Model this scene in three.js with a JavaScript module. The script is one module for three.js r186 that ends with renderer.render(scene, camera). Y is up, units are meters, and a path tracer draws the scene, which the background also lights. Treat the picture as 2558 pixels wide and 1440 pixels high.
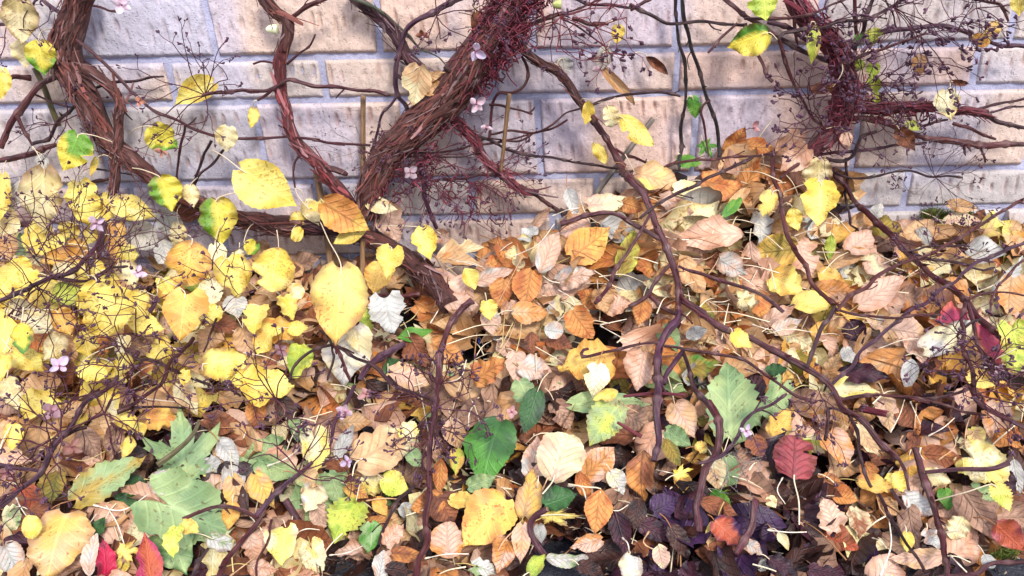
import * as THREE from 'three';

// ---------- camera, sky, light, exposure ----------
const scene = new THREE.Scene();
const camera = new THREE.PerspectiveCamera(42.3, 16 / 9, 0.02, 60);
camera.position.set(0, 0.66, 1.353);
camera.rotation.set(THREE.MathUtils.degToRad(-23), 0, THREE.MathUtils.degToRad(-1.15), 'YXZ');
camera.updateMatrixWorld(true);
const SKY = 0.72, SUN = 1.5;
{
  const w = 128, h = 64, d = new Float32Array(w * h * 4);
  for (let j = 0; j < h; j++) for (let i = 0; i < w; i++) {
    const el = ((j + 0.5) / h - 0.5) * Math.PI, k = (j * w + i) * 4;   // row 0 is the bottom of the sky
    const s = el > 0 ? 0.62 + 0.5 * Math.sin(el) : 0.2;
    d[k] = s * 0.96 * SKY; d[k + 1] = s * 0.99 * SKY; d[k + 2] = s * 1.2 * SKY; d[k + 3] = 1;
  }
  const t = new THREE.DataTexture(d, w, h, THREE.RGBAFormat, THREE.FloatType);
  t.mapping = THREE.EquirectangularReflectionMapping; t.magFilter = t.minFilter = THREE.LinearFilter; t.needsUpdate = true;
  scene.background = t; scene.environment = t;
}
const sun = new THREE.DirectionalLight(new THREE.Color(1, 0.94, 0.84), SUN);
sun.position.set(0.8, 2.1, 2.1); sun.target.position.set(0, 0.2, 0.3);
sun.castShadow = true; sun.shadow.radius = 22; sun.shadow.mapSize.set(2048, 2048);
Object.assign(sun.shadow.camera, { left: -1.6, right: 1.6, top: 1.6, bottom: -1.6, near: 0.1, far: 8 });
scene.add(sun, sun.target);
const renderer = new THREE.WebGLRenderer({ antialias: true });
renderer.toneMapping = THREE.LinearToneMapping;
renderer.toneMappingExposure = 3.2;
renderer.shadowMap.enabled = true;

// ---------- helpers ----------
function rngOf(seed) { let a = seed >>> 0; return () => { a = (a + 0x6D2B79F5) >>> 0; let t = a; t = Math.imul(t ^ (t >>> 15), t | 1); t ^= t + Math.imul(t ^ (t >>> 7), t | 61); return ((t ^ (t >>> 14)) >>> 0) / 4294967296; }; }
const clamp = (v, a = 0, b = 1) => Math.min(b, Math.max(a, v));
const mix = (a, b, t) => a + (b - a) * t;
const smooth = (a, b, v) => { const t = clamp((v - a) / (b - a)); return t * t * (3 - 2 * t); };
function hash2(i, j, s = 0) { let h = Math.imul(i, 374761393) ^ Math.imul(j, 668265263) ^ Math.imul(s + 11, 2246822519); h = Math.imul(h ^ (h >>> 13), 1274126177); return ((h ^ (h >>> 16)) >>> 0) / 4294967296; }
function noise(x, y, s = 0) { const i = Math.floor(x), j = Math.floor(y), u = x - i, v = y - j, a = u * u * (3 - 2 * u), b = v * v * (3 - 2 * v); return mix(mix(hash2(i, j, s), hash2(i + 1, j, s), a), mix(hash2(i, j + 1, s), hash2(i + 1, j + 1, s), a), b); }
const fbm = (x, y, s = 0, n = 4) => { let v = 0, a = 0.5, t = 0; for (let k = 0; k < n; k++) { v += a * noise(x, y, s + k * 7); t += a; a *= 0.55; x *= 2.03; y *= 2.03; } return v / t; };
// the same noise, repeating after "per" cells, for textures that tile
function pn(x, y, per, s = 0) { const i = Math.floor(x), j = Math.floor(y), u = x - i, v = y - j, a = u * u * (3 - 2 * u), b = v * v * (3 - 2 * v), m = (q) => ((q % per) + per) % per; return mix(mix(hash2(m(i), m(j), s), hash2(m(i + 1), m(j), s), a), mix(hash2(m(i), m(j + 1), s), hash2(m(i + 1), m(j + 1), s), a), b); }
const pf = (u, v, per, s = 0, n = 4) => { let w = 0, a = 0.5, t = 0; for (let k = 0; k < n; k++) { w += a * pn(u * per, v * per, per, s + k * 7); t += a; a *= 0.55; per *= 2; } return w / t; };
function lin(hex, gain = 1) { const c = new THREE.Color(hex); return [c.r * gain, c.g * gain, c.b * gain]; }
const V = (x, y, z) => new THREE.Vector3(x, y, z);
const names = new Map();
function numbered(n) { const k = names.get(n) || 0; names.set(n, k + 1); return k ? n + '_' + String(k).padStart(3, '0') : n; }
function tag(o, label, category, group, kind) { if (label) o.userData.label = label; if (category) o.userData.category = category; if (group) o.userData.group = group; if (kind) o.userData.kind = kind; return o; }
function shade(o) { o.traverse((m) => { if (m.isMesh) { m.castShadow = true; m.receiveShadow = true; } }); return o; }
function tex(w, h, fn, srgb, n = 4) {   // fn(u, v) -> [r, g, b] or grey
  const d = new Uint8Array(w * h * 4);
  for (let j = 0; j < h; j++) for (let i = 0; i < w; i++) {
    const r = fn((i + 0.5) / w, (j + 0.5) / h), k = (j * w + i) * 4, a = Array.isArray(r);
    d[k] = clamp(a ? r[0] : r) * 255; d[k + 1] = clamp(a ? r[1] : r) * 255; d[k + 2] = clamp(a ? r[2] : r) * 255; d[k + 3] = 255;
  }
  const t = new THREE.DataTexture(d, w, h); t.wrapS = t.wrapT = THREE.RepeatWrapping; t.magFilter = THREE.LinearFilter; t.minFilter = THREE.LinearFilter;
  if (srgb) t.colorSpace = THREE.SRGBColorSpace;
  t.needsUpdate = true; return t;
}
class Geo {     // a growing buffer of triangles
  constructor() { this.p = []; this.u = []; this.c = []; this.i = []; }
  get n() { return this.p.length / 3; }
  v(x, y, z, u = 0, w = 0, c = [1, 1, 1]) { this.p.push(x, y, z); this.u.push(u, w); this.c.push(c[0], c[1], c[2]); return this.n - 1; }
  t(a, b, c) { this.i.push(a, b, c); }
  add(g, m) { const o = this.n, q = V(); for (let k = 0; k < g.p.length; k += 3) { q.set(g.p[k], g.p[k + 1], g.p[k + 2]); if (m) q.applyMatrix4(m); this.p.push(q.x, q.y, q.z); } for (const x of g.u) this.u.push(x); for (const x of g.c) this.c.push(x); for (const x of g.i) this.i.push(x + o); return this; }
  build(origin) {
    const b = new THREE.BufferGeometry(), p = new Float32Array(this.p);
    if (origin) for (let k = 0; k < p.length; k += 3) { p[k] -= origin.x; p[k + 1] -= origin.y; p[k + 2] -= origin.z; }
    b.setAttribute('position', new THREE.BufferAttribute(p, 3));
    b.setAttribute('uv', new THREE.BufferAttribute(new Float32Array(this.u), 2));
    b.setAttribute('color', new THREE.BufferAttribute(new Float32Array(this.c), 3));
    b.setIndex(this.i); b.computeVertexNormals(); return b;
  }
}

// ---------- where things stand: the heap of leaves against the wall ----------
const FX = 2558, FY = 1440, FPX = 720 / Math.tan(THREE.MathUtils.degToRad(42.3 / 2));   // the frame used to survey the place
const EYE = camera.position.clone(), FWD = V(0, 0, -1).applyQuaternion(camera.quaternion), RGT = V(1, 0, 0).applyQuaternion(camera.quaternion), UPV = V(0, 1, 0).applyQuaternion(camera.quaternion);
const sight = (x, y) => FWD.clone().addScaledVector(RGT, (x - FX / 2) / FPX).addScaledVector(UPV, (FY / 2 - y) / FPX);   // not normalised: its length is 1 along the axis
const wallAt = (x, y, d = 0) => { const s = sight(x, y); return EYE.clone().addScaledVector(s, (d - EYE.z) / s.z); };
const toFrame = (p) => { const q = p.clone().sub(EYE), z = q.dot(FWD); return [FX / 2 + FPX * q.dot(RGT) / z, FY / 2 - FPX * q.dot(UPV) / z, z]; };
const crest = [[-400, 655], [0, 650], [400, 640], [750, 645], [980, 640], [1120, 625], [1300, 585], [1440, 520], [1600, 440], [1760, 395], [1900, 360], [1990, 430], [2090, 545], [2250, 560], [2560, 545], [3000, 545]].map(([x, y]) => { const p = wallAt(x, y); return [p.x, p.y - 0.035]; });
function crestAt(x) { for (let k = 1; k < crest.length; k++) if (x < crest[k][0] || k === crest.length - 1) { const [a, b] = [crest[k - 1], crest[k]]; return mix(a[1], b[1], smooth(0, 1, clamp((x - a[0]) / (b[0] - a[0])))); } }
const FRONT = 0.67;
const pits = [];
function heap(x, z, dug = true) {
  const b = crestAt(x), low = Math.min(b, 0.17), t = clamp(z / (FRONT + 0.03 * Math.sin(x * 9) + 0.02 * Math.sin(x * 23 + 1)));
  let h = low * Math.pow(1 - t, 0.85) + (b - low) * (1 - smooth(0.02, 0.26, z));
  h += 0.018 * (noise(x * 9 + 40, z * 9, 3) - 0.5) * smooth(1.02, 0.8, t) + 0.012 * smooth(1, 0.85, t);
  h += 0.12 * Math.exp(-(((x - 0.16) / 0.24) ** 2) - (((z - 0.2) / 0.11) ** 2));     // the mound under the diagonal stem
  if (dug) for (const q of pits) { const r = Math.hypot(x - q.x, z - q.z) / q.r; if (r < 1.3) h -= q.d * (1 - smooth(0.5, 1.3, r)); }
  return t >= 1 ? Math.min(h, 0) : h;
}
const near = (p, dug) => Math.min(p.z, (p.y - Math.max(heap(p.x, p.z, dug), 0)) * 0.85);
function at(x, y, lift = 0) {          // the point seen at x, y that lies "lift" off the wall or off the leaf heap
  const s = sight(x, y), p = V(); let t = 0.25, dt = 0.012;
  for (; t < 4; t += dt) { p.copy(EYE).addScaledVector(s, t); if (near(p, false) < lift) break; }
  let a = t - dt, b = t;
  for (let k = 0; k < 14; k++) { const m = (a + b) / 2; p.copy(EYE).addScaledVector(s, m); if (near(p, false) < lift) b = m; else a = m; }
  return EYE.clone().addScaledVector(s, b);
}
function surfaceNormal(p) {
  const e = 0.02, wall = p.z < (p.y - heap(p.x, p.z, false)) * 0.85;
  if (wall) return V(0, 0.1, 1).normalize();
  return V(heap(p.x - e, p.z, false) - heap(p.x + e, p.z, false), 2 * e, heap(p.x, Math.max(0, p.z - e), false) - heap(p.x, p.z + e, false)).normalize();
}
for (const [x, y, rp, d] of [[1185, 865, 80, 0.13], [1500, 845, 100, 0.13], [1410, 860, 40, .1], [1235, 900, 40, .1], [1530, 640, 40, 0.06], [1015, 790, 60, 0.07], [335, 1275, 60, 0.06], [1010, 1175, 35, 0.05], [1440, 1200, 40, 0.05], [1900, 1110, 45, 0.06], [2240, 1115, 30, 0.05], [760, 1260, 60, 0.05], [1330, 1100, 40, 0.05], [70, 800, 50, 0.05], [1930, 1290, 60, 0.05], [1140, 690, 40, 0.05], [720, 1290, 40, .05], [1090, 1390, 40, .04], [1640, 1240, 45, .05], [1250, 890, 35, .06], [520, 1040, 45, .05], [60, 1110, 30, .05], [2010, 1215, 40, .05], [2320, 1010, 30, .05], [2130, 1160, 30, .05], [620, 960, 30, .05], [1010, 1040, 35, .05], [1720, 1110, 35, .05], [410, 1180, 30, .05], [310, 1240, 35, .05], [1560, 1120, 25, .05], [2300, 870, 28, .05], [190, 1275, 30, .04], [1870, 1190, 35, .05], [1790, 830, 30, .06], [2370, 590, 25, .04], [780, 1060, 30, .05], [1280, 1190, 35, .05], [2240, 1320, 35, .04], [2410, 1230, 30, .04]]) { const p = at(x, y); pits.push({ x: p.x, z: p.z, r: rp / FPX * 1.1, d, px: x, py: y, pr: rp }); }
// ---------- paving, soil, wall ----------
const grain = tex(256, 256, (u, v) => { const a = pf(u, v, 40, 1, 3), b = hash2(u * 256 | 0, v * 256 | 0, 5); return 0.55 + 0.3 * (a - 0.5) + 0.35 * (b - 0.5); });
const grainMap = tex(256, 256, (u, v) => 0.88 + 0.3 * (pf(u, v, 40, 8, 3) - 0.5) + 0.2 * (hash2(u * 256 | 0, v * 256 | 0, 6) - 0.5));
{
  const g = new Geo(), N = 60, R = 6;
  for (let j = 0; j <= N; j++) for (let i = 0; i <= N; i++) { const x = (i / N - 0.5) * 2 * R, z = -0.4 + j / N * 7, k = fbm(x * 7, z * 7, 8); g.v(x, 0, z, x * 3, z * 3, [0.022 + 0.04 * k, 0.024 + 0.04 * k, 0.034 + 0.05 * k]); }
  for (let j = 0; j < N; j++) for (let i = 0; i < N; i++) { const a = j * (N + 1) + i; g.t(a, a + N + 1, a + 1); g.t(a + 1, a + N + 1, a + N + 2); }
  const m = new THREE.Mesh(g.build(), new THREE.MeshStandardMaterial({ vertexColors: true, map: tex(256, 256, (u, v) => { const r = hash2(u * 256 | 0, v * 256 | 0, 9), k = pf(u, v, 30, 4, 3); return 0.45 + 0.5 * (k - 0.3) + (r > 0.93 ? 0.35 : r < 0.1 ? -0.3 : 0); }), bumpMap: grain, bumpScale: 0.003, roughness: 0.5 }));
  m.name = 'pavement'; m.userData.kind = 'structure'; scene.add(shade(m));
}
{
  const g = new Geo(), NX = 170, NZ = 60;
  for (let j = 0; j <= NZ; j++) for (let i = 0; i <= NX; i++) {
    const x = -1.5 + i / NX * 3, z = j / NZ * 0.74, y = Math.max(heap(x, z) - 0.05, 0) + 0.006 * (fbm(x * 60, z * 60, 2) - 0.6) - (z > FRONT ? 0.004 : 0);
    const k = fbm(x * 30, z * 30, 6); g.v(x, y, z, x * 6, z * 6, [0.016 + 0.018 * k, 0.01 + 0.011 * k, 0.009 + 0.009 * k]);
  }
  for (let j = 0; j < NZ; j++) for (let i = 0; i < NX; i++) { const a = j * (NX + 1) + i; g.t(a, a + NX + 1, a + 1); g.t(a + 1, a + NX + 1, a + NX + 2); }
  const m = new THREE.Mesh(g.build(), new THREE.MeshStandardMaterial({ vertexColors: true, bumpMap: grain, bumpScale: 0.003, roughness: 0.9 }));
  m.name = 'soil'; m.userData.kind = 'structure'; scene.add(shade(m));
}
const wall = new THREE.Group(); wall.name = 'stone_block_wall';
tag(wall, 'wall of tooled buff and grey stone blocks behind the bare vines', 'wall'); scene.add(wall);
{
  const yAt = (x, y) => wallAt(x, y).y;
  const Y1 = yAt(1279, 131.8), Y2 = yAt(1279, 241.4), Y3 = yAt(1279, 442.8), Y4 = yAt(1279, 541), U = Y1 - Y2;
  const X = (...xs) => (y) => xs.map((q) => Array.isArray(q) ? [wallAt(q[0], y).x, q[1] || 0] : [wallAt(q, y).x, 0]);
  const rows = [      // bottom, top, courses of tooling, joints
    [Y1, Y1 + 2 * U, 2, X([523, -0.07], 945, 1330, 1690, 2046, 2528)(70)],
    [Y2, Y1, 1, X([425, -0.05], [808, -0.03], 1235, 1690, 2075, 2431)(190)],
    [Y3, Y2, 2, X(250, [650, -0.06], 1010, [1347, -0.05], 1735, 2140)(340)],
    [Y4, Y3, 1, X(330, 790, 1180, 1490, 1900, 2260)(490)],
    [Y4 - U, Y4, 1, X(120, 560, 960, 1380, 1800, 2180, 2490)(600)],
    [Y4 - 2 * U, Y4 - U, 1, X(330, 790, 1180, 1490, 1900, 2260)(640)],
    [-0.02, Y4 - 2 * U, 2, X(120, 560, 960, 1380, 1800, 2180)(640)],
    [Y1 + 2 * U, Y1 + 3 * U, 1, X(300, 760, 1200, 1600, 2050, 2400)(0)],
    [Y1 + 3 * U, Y1 + 5 * U, 2, X(515, 945, 1330, 1690, 2046, 2528)(0)],
    [Y1 + 5 * U, Y1 + 6 * U, 1, X(300, 760, 1200, 1600, 2050, 2400)(0)],
  ];
  const stone = new THREE.MeshStandardMaterial({ vertexColors: true, roughness: 0.93, bumpScale: 0.0013,
    bumpMap: tex(512, 512, (u, v) => { const a = pf(u, v, 24, 21, 3), b = pf(u, v, 64, 5, 2), c = pf(u, v, 128, 9, 1) * 0.6 + 0.4 * pn(u * 120, v * 12, 120, 4); return 0.5 + 0.35 * (a - 0.5) + 0.5 * (b - 0.5) + 0.25 * (c - 0.5) - 0.5 * smooth(0.7, 0.8, b); }),
    map: tex(512, 512, (u, v) => { const k = pf(u, v, 12, 12, 4), b = pf(u, v, 64, 5, 2), c = pf(u, v, 128, 33, 1), st = pn(u * 120, v * 12, 120, 4), w = 0.87 + 0.2 * (k - 0.5) + 0.14 * (b - 0.5) + 0.12 * (c - 0.5) + 0.12 * (st - 0.5) - 0.22 * smooth(0.7, 0.8, b) - 0.3 * smooth(0.88, 0.94, c); return [w * 1.01, w * 0.985, w * 0.97]; }) });
  const tints = [[0.57, 0.42, 0.345], [0.46, 0.42, 0.41], [0.54, 0.43, 0.37], [0.58, 0.42, 0.36], [0.49, 0.43, 0.41], [0.55, 0.425, 0.37], [0.44, 0.405, 0.4], [0.57, 0.44, 0.37]];
  const pick = { '0,0': 1, '0,1': 7, '0,2': 0, '0,3': 3, '0,4': 5, '0,5': 4, '0,6': 4, '1,0': 2, '1,1': 4, '1,2': 2, '1,3': 5, '1,4': 3, '1,5': 3, '1,6': 4, '2,0': 4, '2,1': 1, '2,2': 5, '2,3': 7, '2,4': 3, '2,5': 3, '2,6': 2, '3,6': 6, '3,5': 6 };
  const J = 0.0055;   // half a joint
  rows.forEach(([y0, y1, nt, js], ri) => {
    const left = js[0][0] - 0.32, right = js[js.length - 1][0] + 0.32, all = [[left - 0.3, 0], [left, 0], ...js, [right, 0], [right + 0.3, 0]];
    for (let b = 0; b + 1 < all.length; b++) {
      const key = ri + ',' + (b - 1), r = rngOf(ri * 97 + b * 13 + 5), tint = tints[key in pick ? pick[key] : Math.floor(r() * 8)], seed = Math.floor(r() * 1e4);
      const xa = all[b][0] + J, xb = all[b + 1][0] - J, ya = y0 + J * 0.9, yb = y1 - J * 0.9, wid = xb - xa, hgt = yb - ya;
      const fine = xb > -1.05 && xa < 1.05 && ya < 0.62 && yb > 0.02, sx = fine ? 0.0024 : 0.02, sy = fine ? 0.0038 : 0.02;
      const nx = Math.max(6, Math.round(wid / sx)), ny = Math.max(4, Math.round(hgt / sy)), g = new Geo(), proud = 0.004 + 0.003 * r(), lean = (r() - 0.3) * 0.25, worn = 0.25 + 0.85 * r();
      const marks = [];
      for (let k = 0; k < nt; k++) for (let q = 0, n = Math.round(wid / 0.0205); q < n; q++) if (r() > 0.16) marks.push([(q + 0.5 + (r() - 0.5) * 0.5) / n * wid, hgt * ((k + 0.62 + (r() - 0.5) * 0.3) / nt), (0.009 + 0.012 * r()), 0.002 + 0.0045 * r(), 0.0013 + 0.0011 * r()]);
      for (let j = 0; j <= ny; j++) for (let i = 0; i <= nx; i++) {
        const u = i / nx * wid, v = j / ny * hgt, e = Math.min(u, wid - u, v, hgt - v), sl = mix(all[b][1], all[b + 1][1], i / nx) * (v - hgt / 2);
        let rust = 0, z = proud + 0.0024 * (fbm((xa + u) * 34, (ya + v) * 34, seed, 3) - 0.5) + 0.0022 * (fbm((xa + u) * 130, (ya + v) * 130, seed + 3, 2) - 0.5);
        if (fine) for (const m of marks) { const dx = Math.abs(u - m[0] - lean * (v - m[1])); if (dx < 0.0055) { const t = Math.abs(v - m[1]) / m[2]; if (t < 1) { const q = (1 - t * t) * smooth(1, 0.25, dx / (m[4] * 2)); z -= m[3] * q; rust = Math.max(rust, q * m[3] * 240); } } }
        const edge = smooth(0.0025 + 0.0075 * noise((xa + u) * 75, (ya + v) * 75, seed) ** 2, 0, e);
        z -= edge * edge * 0.006;
        rust = worn * clamp(rust, 0, 0.7) * (0.4 + 0.6 * noise(xa * 9 + u * 20, v * 20, 44)); const k = fbm((xa + u) * 11, (ya + v) * 11, seed + 9, 3), k2 = fbm((xa + u) * 5, (ya + v) * 5, 77, 3), f = 0.86 + 0.28 * k, blue = smooth(0.46, 0.68, k2 + 0.16 * smooth(0.1, -0.7, xa + u)) * 0.6;
        g.v(xa + u + sl, ya + v, z, (xa + u) * 4, (ya + v) * 4, [mix(mix(tint[0], 0.4, blue) * f, 0.3, rust), mix(mix(tint[1], 0.4, blue) * f, 0.15, rust), mix(mix(tint[2], 0.53, blue) * f, 0.12, rust)]);
      }
      for (let j = 0; j < ny; j++) for (let i = 0; i < nx; i++) { const a = j * (nx + 1) + i; g.t(a, a + 1, a + nx + 1); g.t(a + 1, a + nx + 2, a + nx + 1); }
      // the sides run back into the joint
      const rim = []; for (let i = 0; i <= nx; i++) rim.push(i); for (let j = 1; j <= ny; j++) rim.push(j * (nx + 1) + nx); for (let i = nx - 1; i >= 0; i--) rim.push(ny * (nx + 1) + i); for (let j = ny - 1; j > 0; j--) rim.push(j * (nx + 1));
      const back = rim.map((a) => g.v(g.p[a * 3], g.p[a * 3 + 1], -0.012, g.u[a * 2], g.u[a * 2 + 1], [g.c[a * 3], g.c[a * 3 + 1], g.c[a * 3 + 2]]));
      for (let k = 0; k < rim.length; k++) { const l = (k + 1) % rim.length; g.t(rim[k], back[k], rim[l]); g.t(rim[l], back[k], back[l]); }
      const m = new THREE.Mesh(g.build(), stone); m.name = numbered('stone_block'); wall.add(m);
    }
  });
  // mortar: one sheet set back, slightly uneven, on a solid core
  const g = new Geo(), nx = 330, ny = 90, y1 = Y1 + 6.1 * U;
  for (let j = 0; j <= ny; j++) for (let i = 0; i <= nx; i++) { const x = -1.7 + i / nx * 3.4, y = -0.03 + j / ny * (y1 + 0.03), k = fbm(x * 24, y * 24, 61, 3); g.v(x, y, -0.0008 + 0.005 * (k - 0.5) + 0.002 * (noise(x * 140, y * 140, 7) - 0.5), x * 5, y * 5, [0.25 + 0.2 * k, 0.25 + 0.2 * k, 0.37 + 0.22 * k]); }
  for (let j = 0; j < ny; j++) for (let i = 0; i < nx; i++) { const a = j * (nx + 1) + i; g.t(a, a + 1, a + nx + 1); g.t(a + 1, a + nx + 2, a + nx + 1); }
  const m = new THREE.Mesh(g.build(), new THREE.MeshStandardMaterial({ vertexColors: true, roughness: 0.95, map: grainMap, bumpMap: grain, bumpScale: 0.003 })); m.name = 'mortar'; wall.add(m);
  const core = new THREE.Mesh(new THREE.BoxGeometry(4.4, 2.2, 0.2), new THREE.MeshStandardMaterial({ color: new THREE.Color(0.35, 0.33, 0.33), roughness: 0.95 })); core.position.set(0, 1.05, -0.118); core.name = 'wall_core'; wall.add(core);
  shade(wall);
}
// ---------- leaves ----------
function veins(u, v, pairs) {         // 1 on a vein of a leaf whose base is at v = 0
  const x = Math.abs(u - 0.5) * 2, main = smooth(0.075, 0.02, x * (0.45 + v)), p = (v - 0.42 * Math.pow(x, 0.85) + 0.12 * x * x) * pairs, d = Math.abs(p - Math.round(p)) / pairs;
  const side = smooth(0.022, 0.005, d) * smooth(1.15, 0.4, x) * 0.85, q = (x + 0.25 * v) * 15 + 1.8 * noise(u * 14, v * 14, 5), fine = smooth(0.2, 0.02, Math.abs(q - Math.round(q))) * 0.25;
  return Math.max(main, side, fine);
}
const leafBump = tex(256, 256, (u, v) => 0.45 + 0.45 * veins(u, v, 7) + 0.4 * (fbm(u * 16, v * 16, 3, 3) - 0.5));
const leafMap = (seed, vein, blotch, spots) => tex(512, 512, (u, v) => {
  const k = veins(u, v, 7), f = fbm(u * 7, v * 9, seed, 4), m = fbm(u * 30, v * 36, seed + 4, 3), patch = smooth(0.5, 0.7, fbm(u * 3, v * 4, seed + 9, 2));
  const s = smooth(0.74, 0.8, noise(u * 26, v * 34, seed + 8)) * patch * spots + smooth(0.9, 0.95, noise(u * 17, v * 22, seed + 2)) * spots, w = 0.84 + blotch * (f - 0.5) + 0.14 * (m - 0.5);
  return [mix((w + vein * k) * 0.99, 0.4, clamp(s) * 0.75), mix(w + vein * k - blotch * 0.08 * f, 0.24, clamp(s) * 0.8), mix(w + vein * k - blotch * 0.14 * f, 0.15, clamp(s) * 0.8)];
});
const leafSets = [[11, 0.17, 0.24, 0.8], [23, -0.2, 0.3, 0.45], [37, 0.18, 0.3, 0.9], [53, -0.28, 0.5, 0.6], [71, -0.2, 0.5, 0.2]].map(([seed, a, b, c], k) => [0, 1].map((q) =>
  new THREE.MeshPhysicalMaterial({ name: 'leaf', map: leafMap(seed + q * 101, a, b, c), vertexColors: true, side: THREE.DoubleSide, bumpMap: leafBump, bumpScale: [0.0009, 0.0016, 0.0011, 0.002, 0.0016][k], roughness: [0.52, 0.6, 0.5, 0.62, 0.48][k], transmission: [0.2, 0.12, 0.16, 0.08, 0.02][k], thickness: 0, specularIntensity: 0.7 })));
const leafMats = leafSets.map((q) => q[0]);
const stalkMat = new THREE.MeshStandardMaterial({ name: 'stalk', vertexColors: true, roughness: 0.6 });
// tone: word for labels, main colour, second colour, material, how the two mix
const TONES = {
  Y: ['yellow', '#f4e076', '#eac94f', 0, 'p'], G: ['golden', '#ecbd5c', '#d89a42', 2, 'p'], P: ['cream', '#f0e4b4', '#e6d190', 0, 'p'], W: ['whitish', '#d8d5cc', '#bdbcb6', 1, 'p'],
  T: ['tan', '#e0b483', '#c48f58', 1, 'p'], K: ['pinkish', '#e8bfa6', '#d39d7c', 1, 'p'], O: ['orange', '#dc954f', '#bd6c36', 3, 'p'], B: ['russet', '#9a5c3a', '#6a3a26', 3, 'p'],
  D: ['dark brown', '#472820', '#281816', 4, 'p'], V: ['purple-brown', '#4a2230', '#2a1622', 4, 'p'], R: ['crimson', '#c21f48', '#82203a', 2, 'p'], M: ['dark red', '#9c4448', '#803442', 3, 'p'],
  N: ['green', '#4f8c2c', '#76a63e', 2, 'p'], S: ['sage green', '#9db378', '#7d9a68', 2, 'p'], L: ['lime', '#c6d150', '#93b036', 0, 'p'], YN: ['yellow-green', '#e6d44c', '#6ea32b', 0, 'e'],
  X: ['dark green', '#33602a', '#274526', 2, 'p'], C: ['olive', '#a98f37', '#7d7a2d', 3, 'p'], Z: ['dull buff', '#b58e74', '#886453', 3, 'p'], E: ['red-orange', '#bd5a38', '#a84e58', 2, 'e'], I: ['magenta', '#b23860', '#cc5c48', 2, 'e'], Q: ['violet-brown', '#472a52', '#331a38', 4, 'p'],
};
const LEAFGAIN = 0.82;
for (const k in TONES) { TONES[k][1] = lin(TONES[k][1], LEAFGAIN); TONES[k][2] = lin(TONES[k][2], LEAFGAIN); }
const STALK = lin('#dccbaa', 0.85);
function profile(kind, t) {
  if (kind === 'r') return Math.pow(Math.max(0, 1 - (2 * t - 1) ** 2), 0.5);
  if (kind === 'e') return Math.pow(Math.sin(Math.PI * clamp(Math.pow(t, 0.85))), 0.85);
  if (kind === 'h') return Math.pow(Math.sin(Math.PI * clamp(Math.pow(t, 0.55))), mix(0.45, 0.95, t));
  return Math.pow(Math.sin(Math.PI * clamp(Math.pow(t, 0.68))), mix(0.55, 1.05, t));
}
function broad(a) { let r = 0.62; for (const [q, l, w] of [[0, 1, 0.75], [0.9, 0.88, 0.6], [-0.9, 0.88, 0.6], [1.8, 0.76, 0.6], [-1.8, 0.76, 0.6]]) { const d = Math.abs(a - q); if (d < w) r = Math.max(r, l * (1 - Math.pow(d / w, 1.3) * 0.3)); } return r * smooth(3.15, 2.5, Math.abs(a)) + 0.1; }
function lobed(a) { let r = 0.36; for (const [q, l, w] of [[0, 1, 0.62], [0.95, 0.85, 0.6], [-0.95, 0.85, 0.6], [2.0, 0.58, 0.62], [-2.0, 0.58, 0.62]]) { const d = Math.abs(a - q); r = Math.max(r, l * (1 - Math.pow(d / w, 0.9) * 0.72) * (d < w ? 1 : 0)); } return r; }
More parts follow.
